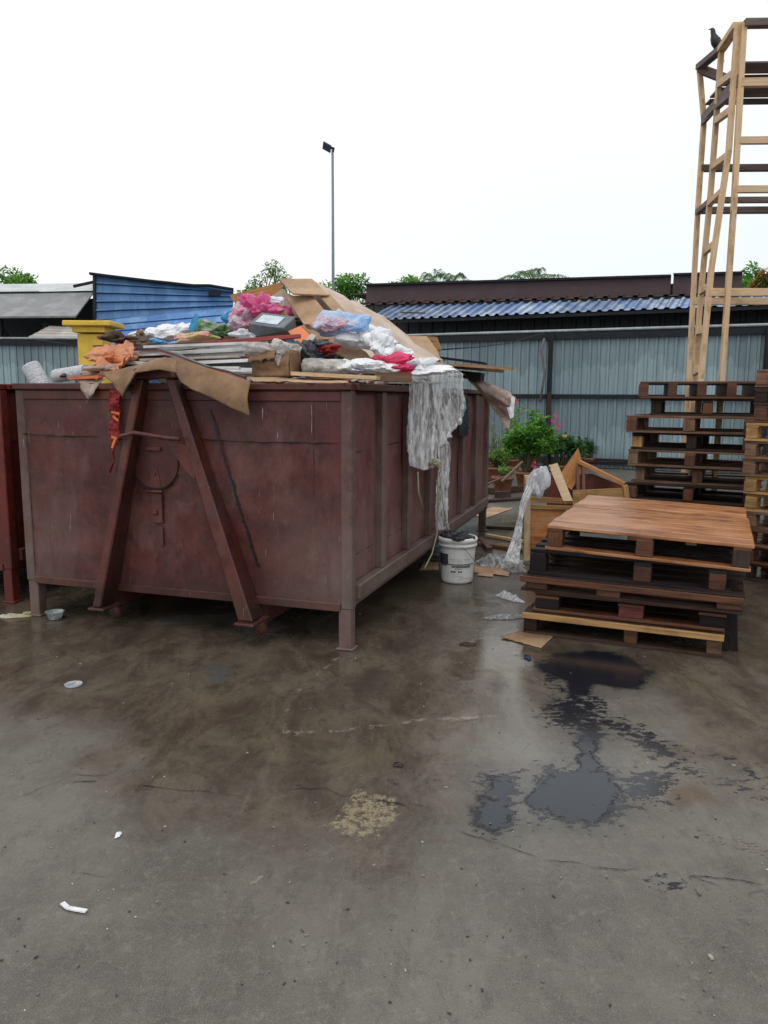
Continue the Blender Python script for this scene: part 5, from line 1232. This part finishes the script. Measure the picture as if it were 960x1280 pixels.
mb = corrug(onf(440, 2.45, .02), fd, LL+2, (0, 0, 3.93), fn_, .34, .03); spart(mb, 'wall', darkw)
# fascia in two lengths
for x0, x1 in ((457, 780/1.0), (834, 917)): pass
fz0, fz1 = 3.98, 4.50
for (xa, xb, zlo, zhi) in ((458, 830, fz0, fz1), (833, 917, fz0, fz1+.03)):
    a_, b_ = onf(xa, 2.75, 0), onf(xb, 2.75, 0)
    spart(MB().box((a_+b_)/2+Vector((0, 0, (zlo+zhi)/2)), ((b_-a_).length, .06, zhi-zlo), Matrix((fd, -fn_, Vector((0, 0, 1)))).transposed()), 'fascia', brownm)
    spart(MB().box((a_+b_)/2+Vector((0, 0, zhi+.03))+fn_*.06, ((b_-a_).length, .16, .055), Matrix((fd, -fn_, Vector((0, 0, 1)))).transposed()), 'gutter', steel_dark)
a_, b_ = onf(440, 2.35, 0), onf(940, 2.35, 0)
spart(corrug(a_+Vector((0, 0, zT+.05)), fd, (b_-a_).length, -fn_*.38+Vector((0, 0, .09)), Vector((0, 0, 1)), .34, .05), 'ridge_flashing', rustr)
a_, b_ = onf(440, 2.82, 0), onf(917, 2.82, 0)
spart(MB().prism([a_+Vector((0, 0, 4.3)), b_+Vector((0, 0, 4.3)), b_-fn_*7+Vector((0, 0, 4.0)), a_-fn_*7+Vector((0, 0, 4.0))], (0, 0, 1), .05), 'roof', rustr)
spart(MB().beam(onf(500, .95, 3.56), onf(530, .9, 3.52), .05, .03), 'loose_batten', rustr)

# blue shed left
bs = thing('blue_shed', 'blue corrugated metal shed wall and lean-to roof beyond the yellow pillar', 'shed', (-7, 24, 0), 0); bo_ = Vector(bs.location)
def bpart(mb, name, mat): o = mb.build(name, mat, bs, origin=bo_); o.location = (0, 0, 0)
def hcorr(TL, TR, BL, BR, n, dep):
    TL, TR, BL, BR = map(Vector, (TL, TR, BL, BR)); mb = MB(); nrm = Vector((0, -1, .15)).normalized(); rows = []
    for k in range(n):
        for f, dd in ((0, 0), (.68, 0), (.76, dep), (.9, dep)): rows.append(((k+f)/n, dd))
    rows.append((1, 0))
    cols = 24
    for f, dd in rows:
        for i in range(cols+1):
            u = i/cols; p_ = (TL.lerp(BL, f)).lerp(TR.lerp(BR, f), u); mb.v.append(p_+nrm*(dd+.02*mn.noise(p_*1.2)))
    for j in range(len(rows)-1):
        for i in range(cols):
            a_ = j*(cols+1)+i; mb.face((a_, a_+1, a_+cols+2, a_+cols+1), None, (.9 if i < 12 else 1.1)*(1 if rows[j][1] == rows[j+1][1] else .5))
    return mb
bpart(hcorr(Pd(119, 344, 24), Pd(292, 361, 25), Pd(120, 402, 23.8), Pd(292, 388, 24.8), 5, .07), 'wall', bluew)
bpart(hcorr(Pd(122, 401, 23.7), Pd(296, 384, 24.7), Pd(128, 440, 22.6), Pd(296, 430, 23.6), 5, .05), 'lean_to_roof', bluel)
mb = MB(); P_ = [Pd(x, y, 23.9+.9*(x-112)/180) for x, y in ((112, 342), (135, 345), (160, 348), (185, 351), (210, 353.5), (240, 357), (262, 357), (292, 362))]
for p_, q_ in zip(P_, P_[1:]): mb.beam(p_, q_, .25, .06)
bpart(mb, 'roof_edge', steel_dark)
bpart(MB().beam(Pd(118, 345, 23.9), Pd(119, 440, 23.7), .08, .08, up=(0, 1, 0)), 'corner_post', steel_dark)
bpart(MB().box(Pd(268, 366, 24.5), (.35, .12, .18)), 'vent', steel_dark)
mb = MB().prism([Pd(119, 345, 24.2), Pd(292, 362, 25.2), Pd(292, 366, 30), Pd(119, 352, 30)], (0, 0, 1), .05); bpart(mb, 'roof', bluem)
# left open workshop with grey awning
ws = thing('open_workshop', 'open dark workshop with a grey sloping awning and pale roof at the far left', 'building', (-12, 24, 0), 0); wo_ = Vector(ws.location)
def wpart(mb, name, mat): o = mb.build(name, mat, ws, origin=wo_); o.location = (0, 0, 0)
gaw = sheetmetal('grey_awning_metal', (.15, .16, .165), (.24, .25, .25)); pal = sheetmetal('pale_roof_metal', (.42, .46, .48), (.55, .58, .58))
wpart(MB().prism([Pd(-160, 371, 25.5), Pd(118, 366, 25.5), Pd(95, 397, 22.8), Pd(-170, 399, 22.8)], (0, 0, 1), .05), 'awning', gaw)
wpart(MB().grid(lambda u, v: Pd(-180+296*u, 0, 1) and (Pd(-180+298*u, 368-4*u-14*v, 25.6).x, 25.6+2.5*v, Pd(-180+298*u, 367-4*u, 25.6).z+.55*math.sin(v*math.pi/2)), 20, 8), 'pale_roof', pal)
wpart(MB().beam(Pd(-160, 369.5, 25.4), Pd(119, 364.5, 25.4), .06, .06), 'awning_rail', steel_dark)
wpart(MB().beam(Pd(92, 358, 25.3), Pd(119, 352, 25.3), .08, .08), 'roof_bar', steel_dark)
wpart(MB().box(Vector((-16, 27.5, 2.4)), (20, .1, 4.8)), 'rear_wall', darkw)
wpart(MB().box(Vector((Pd(119, 400, 25.7).x, 26.7, 2.2)), (.1, 1.9, 4.4)), 'side_wall', darkw)
for x in (0, 57): wpart(MB().beam(Pd(x, 398, 23.2), Pd(x, 470, 23.2), .14, .14, up=(0, 1, 0)), 'column', steel_dark)
wpart(MB().beam(Pd(0, 406, 24), Pd(9, 420, 24), .1, .1), 'brace', steel_dark)
wpart(hcorr(Pd(62, 407, 23), Pd(104, 409, 23), Pd(30, 424, 21.4), Pd(104, 424, 21.4), 5, .03), 'low_roof', sheetmetal('beige_roof_metal', (.40, .37, .33), (.5, .46, .42)))

# ------------------------------------------------------------------ LAMP POST
lp = Pd(417, 495, 36); lp.z = 0; zt = Pd(415, 187, 36).z
lt = thing('street_lamp', 'tall grey lamp post with a flat angled floodlight head', 'street lamp', lp, 0)
lgm = simple('lamp_grey', (.20, .24, .27), (.17, .2, .23), 4, .5)
MB().tube([(0, 0, 0), (0, 0, zt*.5), (0, 0, zt)], [.085, .07, .055], 12).build('pole', lgm, lt)
lh = MB(); lh.box((-.25, 0, zt+.10), (.40, .50, .07), Matrix.Rotation(rad(28), 3, 'Y') @ Matrix.Rotation(rad(-20), 3, 'X')); lh.build('lamp_head', simple('lamp_head_grey', (.06, .09, .13), (.05, .07, .1), 4, .5), lt, bevel=.02)
MB().tube([(0, 0, zt-.1), (.05, 0, zt+.05), (-.1, 0, zt+.08)], .06, 8).build('bracket', steel_dark, lt)

# ------------------------------------------------------------------ TREES
def tree(px, pytop, Y, r, hr, label, lm, n=2600, lL=.22, seed=0, sparse=1., group='trees beyond the sheds', cat='tree', asym=0.):
    random.seed(seed); top = Pd(px, pytop, Y); H_ = top.z; t = thing('leafy_tree', label, cat, (top.x, Y, 0), 0, group)
    tr = MB(); tr.tube([(0, 0, 0), (.06, 0, H_*.35), (-.05, 0, H_*.7)], [.16, .12, .07], 10); cl = []
    cz = H_-hr
    for k in range(int(16*sparse)+5):
        d = Vector((random.gauss(0, 1), random.gauss(0, 1), random.gauss(.25, .8))).normalized(); rr = random.uniform(.45, .95)
        c_ = Vector((d.x*r*rr+asym*d.z, d.y*r*rr, cz+d.z*hr*rr)); cl.append((c_, random.uniform(.18, .34)*r))
        tr.tube([(0, 0, H_*random.uniform(.35, .65)), Vector((0, 0, H_*.7)).lerp(c_, .5)+Vector((0, 0, .1)), c_], [.05, .03, .012], 5)
    tr.build('trunk', bark, t)
    cr_ = MB()
    for k in range(n):
        c_, cr2 = random.choice(cl); d = Vector((random.gauss(0, 1), random.gauss(0, 1), random.gauss(0, 1))).normalized(); p_ = c_+d*cr2*random.random()**.4
        if p_.z > H_: p_.z = H_-random.random()*.3
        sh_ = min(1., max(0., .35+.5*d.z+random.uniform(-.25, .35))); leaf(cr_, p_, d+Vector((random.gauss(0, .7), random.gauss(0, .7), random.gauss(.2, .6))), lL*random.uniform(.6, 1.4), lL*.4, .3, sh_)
    cr_.build('crown', lm, t); return t
def palm(px, pytop, Y, label, L=2.2, n=22, seed=0):
    random.seed(seed); top = Pd(px, pytop, Y); H_ = top.z-.40*L; t = thing('palm_tree', label, 'palm tree', (top.x, Y, 0), 0, 'palms beyond the sheds')
    MB().tube([(0, 0, 0), (.1, 0, H_*.5), (0, 0, H_)], [.2, .15, .12], 12).build('trunk', bark, t)
    fr = MB()
    for k in range(n):
        a_ = k*2.399; el = random.uniform(.35, 1.35); d = Vector((math.cos(a_)*math.cos(el), math.sin(a_)*math.cos(el), math.sin(el))); P_ = []; hd_ = Vector((d.x, d.y, 0))
        for q_ in range(11):
            f = q_/10; P_.append(Vector((0, 0, H_))+d*L*f+hd_*L*.25*f*f+Vector((0, 0, -L*.62*f**2.4)))
        fr.tube(P_, [.022*(1-.8*q_/10) for q_ in range(11)], 4)
        for q_ in range(1, 10):
            for h_ in (0., .5):
                p_ = P_[q_].lerp(P_[q_+1], h_); ax = (P_[q_+1]-P_[q_]).normalized(); sd = ax.cross(Vector((0, 0, 1))).normalized()
                for s_ in (-1, 1): leaf(fr, p_, sd*s_+ax*.9+Vector((0, 0, .25)), L*.24*(1-abs(q_/10-.45)), .06, .55, random.random())
    fr.build('crown', lgp, t); return t
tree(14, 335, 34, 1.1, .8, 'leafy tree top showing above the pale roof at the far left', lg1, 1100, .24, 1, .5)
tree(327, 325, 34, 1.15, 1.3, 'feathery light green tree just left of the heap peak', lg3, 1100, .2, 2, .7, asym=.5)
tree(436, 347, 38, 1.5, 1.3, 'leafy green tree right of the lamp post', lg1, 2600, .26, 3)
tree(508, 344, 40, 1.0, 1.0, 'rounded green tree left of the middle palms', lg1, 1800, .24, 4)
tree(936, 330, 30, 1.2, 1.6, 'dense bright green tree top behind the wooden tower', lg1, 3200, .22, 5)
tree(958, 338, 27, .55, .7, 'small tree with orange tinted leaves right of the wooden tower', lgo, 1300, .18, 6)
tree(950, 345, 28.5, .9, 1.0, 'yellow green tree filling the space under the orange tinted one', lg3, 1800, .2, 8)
palm(545, 341, 42, 'middle palm showing right of the rounded green tree', 2.3, n=15, seed=1)
palm(565, 343, 44, 'smaller palm at the right end of the middle tree group', 2.0, n=13, seed=2)
palm(667, 334, 36, 'lone palm rising over the brown fascia', 2.1, n=15, seed=3)

# ------------------------------------------------------------------ WOODEN TOWER
tw = thing('wooden_tower', 'tall pale timber frame tower with a platform standing behind the pallet stacks', 'tower', (3.7, 8.9, 0), 0); two = Vector(tw.location)
TB = Vector((2.0, .25, 0))
def tp_(mb, name, mat=None): o = mb.build(name, mat or W['pale'], tw, origin=two, bevel=.003); o.location = (0, 0, 0)
YD = {'A': 9.5, 'B': 8.95, 'C': 8.4, 'D': 8.35}
path = {'A': [(874, 83), (880, 150), (872.5, 259), (861, 473)], 'B': [(902, 60), (889, 233), (876, 368), (868, 473)], 'C': [(922, 30), (911, 188), (889, 338), (876, 473)], 'D': [(930, 29), (917, 263), (902, 477)]}
pts3 = {}
for k_, L_ in path.items():
    P_ = [Pd(x, y, YD[k_]) for x, y in L_]; dlast = P_[-1]-P_[-2]; P_.append(P_[-1]+dlast*(-P_[-1].z/dlast.z)); pts3[k_] = P_
    for p_, q_ in zip(P_, P_[1:]):
        tp_(MB().beam(p_, q_+(q_-p_)*.002, .054, .046, up=(0, 1, 0), tint=random.uniform(.9, 1.1)), 'leg_post')
def legat(k_, py):
    P_ = pts3[k_]; best = None
    for p_, q_ in zip(P_, P_[1:]):
        ya, yb = proj(p_)[1], proj(q_)[1]
        if ya <= py <= yb: return p_.lerp(q_, (py-ya)/(yb-ya))
    return P_[0]
greyp = wood('grey_shadow_wood', (.20, .15, .13), (.11, .08, .075), (.15, .13, .13), rough=.7)
tp_(MB().beam(legat('A', 84), legat('B', 61), .09, .06), 'top_beam', greyp); tp_(MB().beam(legat('B', 61)+Vector((0, 0, .0)), legat('C', 31), .09, .06), 'top_beam')
for ya, yb in ((105, 90), (150, 136), (208, 194), (314, 304), (364, 357), (414, 411), (465, 460)):
    tp_(MB().beam(legat('B', ya), legat('C', yb), .05, .07), 'rung')
tp_(MB().beam(legat('A', 151), legat('B', 131), .06, .05), 'side_beam', greyp); tp_(MB().beam(legat('B', 133), legat('C', 116), .06, .05), 'side_beam', greyp)
tp_(MB().beam(legat('A', 265), legat('B', 252), .06, .06), 'side_beam', greyp); tp_(MB().beam(legat('B', 254), legat('C', 238), .06, .06), 'side_beam')
RV = Vector((2.2, -.1, 0))
for k_, y_, mt, w_, h_ in (('A', 86, greyp, .08, .09), ('A', 210, greyp, .08, .07), ('A', 263, greyp, .08, .07), ('D', 29.5, greyp, .09, .07), ('D', 102, W['pale'], .06, .08), ('D', 174, W['pale'], .05, .07), ('D', 236, W['pale'], .05, .07), ('B', 250, greyp, .06, .06), ('C', 365, W['pale'], .06, .08), ('A', 375, W['pale'], .06, .08)):
    p_ = legat(k_, y_); q_ = p_+RV
    if k_ == 'A' and y_ == 86: q_ = Pd(921, 104, 9.3)
    tp_(MB().beam(p_, q_, w_, h_), 'cross_beam', mt)
# platform boards
pd0, pa0 = legat('D', 104), legat('A', 150)
for k in range(7):
    st_ = pd0.lerp(pa0, (k+.5)/7); st_.z = 4.85+(.022 if k % 2 else 0); dyy = (pa0-pd0).length/7
    tp_(MB().beam(st_, st_+RV, dyy*(1.0 if k % 2 else .9), .02, tint=(.8, 1.25)[k % 2]), 'platform_board', greyp)
tp_(MB().beam(pd0+Vector((-.02, 0, .04)), pa0+Vector((-.02, 0, 0)), .03, .13), 'platform_edge', greyp)
for k_ in ('A', 'D', 'B'):
    P_ = pts3[k_]; tp_(MB().beam(P_[0]+RV, P_[-1]+RV+Vector((.2, 0, 0)), .085, .06, up=(0, 1, 0)), 'leg_post')

# ------------------------------------------------------------------ BIRD
bmat = simple('black_feathers', (.016, .014, .018), (.01, .009, .012), 20, .45, tint=False)
bc = legat('A', 84).lerp(legat('B', 61), .66)
br = thing('bird', 'black bird perched on the top beam of the wooden tower', 'bird', bc+Vector((0, 0, .032)), 0)
def loft(path_):
    mb = MB(); n_ = 14; b = 0
    P_ = [Vector(p[0]) for p in path_]
    for i, (p, rx, ry) in enumerate(path_):
        d = (P_[min(i+1, len(P_)-1)]-P_[max(0, i-1)]).normalized(); a_ = Vector((0, 1, 0)); c_ = d.cross(a_).normalized()
        for k in range(n_):
            an = 2*math.pi*k/n_; mb.v.append(Vector(p)+a_*math.cos(an)*rx+c_*math.sin(an)*ry)
    for i in range(len(path_)-1):
        for k in range(n_):
            k2 = (k+1) % n_; mb.face((i*n_+k, i*n_+k2, (i+1)*n_+k2, (i+1)*n_+k), None, 1., True)
    mb.face(list(range(n_))[::-1]); mb.face([(len(path_)-1)*n_+k for k in range(n_)]); return mb
loft([((.115, 0, -.10), .018, .005), ((.085, 0, -.045), .022, .009), ((.058, 0, .01), .030, .022), ((.035, 0, .06), .045, .042), ((.012, 0, .105), .052, .050), ((-.006, 0, .145), .045, .043), ((-.016, 0, .175), .030, .029), ((-.022, 0, .20), .026, .027), ((-.028, 0, .222), .025, .024), ((-.036, 0, .238), .017, .015), ((-.044, 0, .244), .006, .005)]).build('body', bmat, br)
loft([((-.040, 0, .236), .009, .009), ((-.062, 0, .232), .006, .006), ((-.082, 0, .226), .001, .001)]).build('beak', simple('beak_dark', (.03, .026, .02), rough=.4), br)
for s_ in (-1, 1):
    MB().tube([(.012, s_*.018, .07), (.005, s_*.018, .03), (.0, s_*.018, .003)], [.008, .004, .004], 6).build('leg', bmat, br)
    loft([((.02, s_*.044, .13), .004, .02), ((.05, s_*.042, .07), .006, .026), ((.09, s_*.022, -.02), .003, .008)]).build('wing', bmat, br)

# ------------------------------------------------------------------ CAMERA, LIGHT, WORLD
cd = bpy.data.cameras.new('camera'); cam = bpy.data.objects.new('camera', cd); COL.objects.link(cam)
cam.matrix_world = Matrix.Translation(CAM) @ RM.to_4x4(); cd.sensor_fit = 'VERTICAL'; cd.sensor_height = 36.; cd.lens = 36*F/1280; cd.clip_end = 3000; cd.clip_start = .05
scene.camera = cam
SUN_EL, SUN_AZ = rad(58), rad(200)
sd_ = bpy.data.lights.new('sun', 'SUN'); sd_.energy = .7; sd_.angle = rad(25); sd_.color = (1, .97, .93); so_ = bpy.data.objects.new('sun', sd_); COL.objects.link(so_)
dv = Vector((math.sin(SUN_AZ)*math.cos(SUN_EL), math.cos(SUN_AZ)*math.cos(SUN_EL), math.sin(SUN_EL)))
so_.rotation_euler = dv.to_track_quat('Z', 'Y').to_euler()
w = bpy.data.worlds.new('World'); scene.world = w; w.use_nodes = True; nt = w.node_tree; nt.nodes.clear()
out = nt.nodes.new('ShaderNodeOutputWorld'); bg = nt.nodes.new('ShaderNodeBackground'); sky = nt.nodes.new('ShaderNodeTexSky'); sky.sky_type = 'NISHITA'; sky.sun_disc = False
sky.sun_elevation = SUN_EL; sky.sun_rotation = SUN_AZ
hs_ = nt.nodes.new('ShaderNodeHueSaturation'); hs_.inputs['Saturation'].default_value = .25; nt.links.new(sky.outputs[0], hs_.inputs['Color'])
mx = nt.nodes.new('ShaderNodeMix'); mx.data_type = 'RGBA'; mx.inputs[0].default_value = .82; nt.links.new(hs_.outputs[0], mx.inputs[6])
# overcast layer: nearly even white, a touch cooler low down
tc = nt.nodes.new('ShaderNodeTexCoord'); sx = nt.nodes.new('ShaderNodeSeparateXYZ'); nt.links.new(tc.outputs['Generated'], sx.inputs[0])
rp = nt.nodes.new('ShaderNodeValToRGB'); rp.color_ramp.elements[0].position = 0.; rp.color_ramp.elements[0].color = (.66, .79, .84, 1); rp.color_ramp.elements[1].position = .62; rp.color_ramp.elements[1].color = (1, 1.0, 1.0, 1)
ma = nt.nodes.new('ShaderNodeMath'); ma.operation = 'MULTIPLY_ADD'; ma.inputs[1].default_value = -.42; nt.links.new(sx.outputs['X'], ma.inputs[0]); nt.links.new(sx.outputs['Z'], ma.inputs[2])
mb_ = nt.nodes.new('ShaderNodeMath'); mb_.operation = 'ADD'; mb_.inputs[1].default_value = .22; nt.links.new(ma.outputs[0], mb_.inputs[0])
cn = nt.nodes.new('ShaderNodeTexNoise'); cn.inputs['Scale'].default_value = 2.2; cn.inputs['Detail'].default_value = 4; nt.links.new(tc.outputs['Generated'], cn.inputs['Vector'])
mc = nt.nodes.new('ShaderNodeMath'); mc.operation = 'MULTIPLY_ADD'; mc.inputs[1].default_value = .22; nt.links.new(cn.outputs[0], mc.inputs[0]); nt.links.new(mb_.outputs[0], mc.inputs[2]); nt.links.new(mc.outputs[0], rp.inputs[0])
vm = nt.nodes.new('ShaderNodeVectorMath'); vm.operation = 'SCALE'; vm.inputs['Scale'].default_value = 12.; nt.links.new(rp.outputs[0], vm.inputs[0]); nt.links.new(vm.outputs[0], mx.inputs[7])
nt.links.new(mx.outputs[2], bg.inputs[0]); bg.inputs[1].default_value = .1; nt.links.new(bg.outputs[0], out.inputs[0])
scene.view_settings.view_transform = 'Standard'; scene.view_settings.look = 'None'; scene.view_settings.exposure = 0
scene.cycles.max_bounces = 8; scene.cycles.transparent_max_bounces = 24; scene.cycles.use_denoising = True
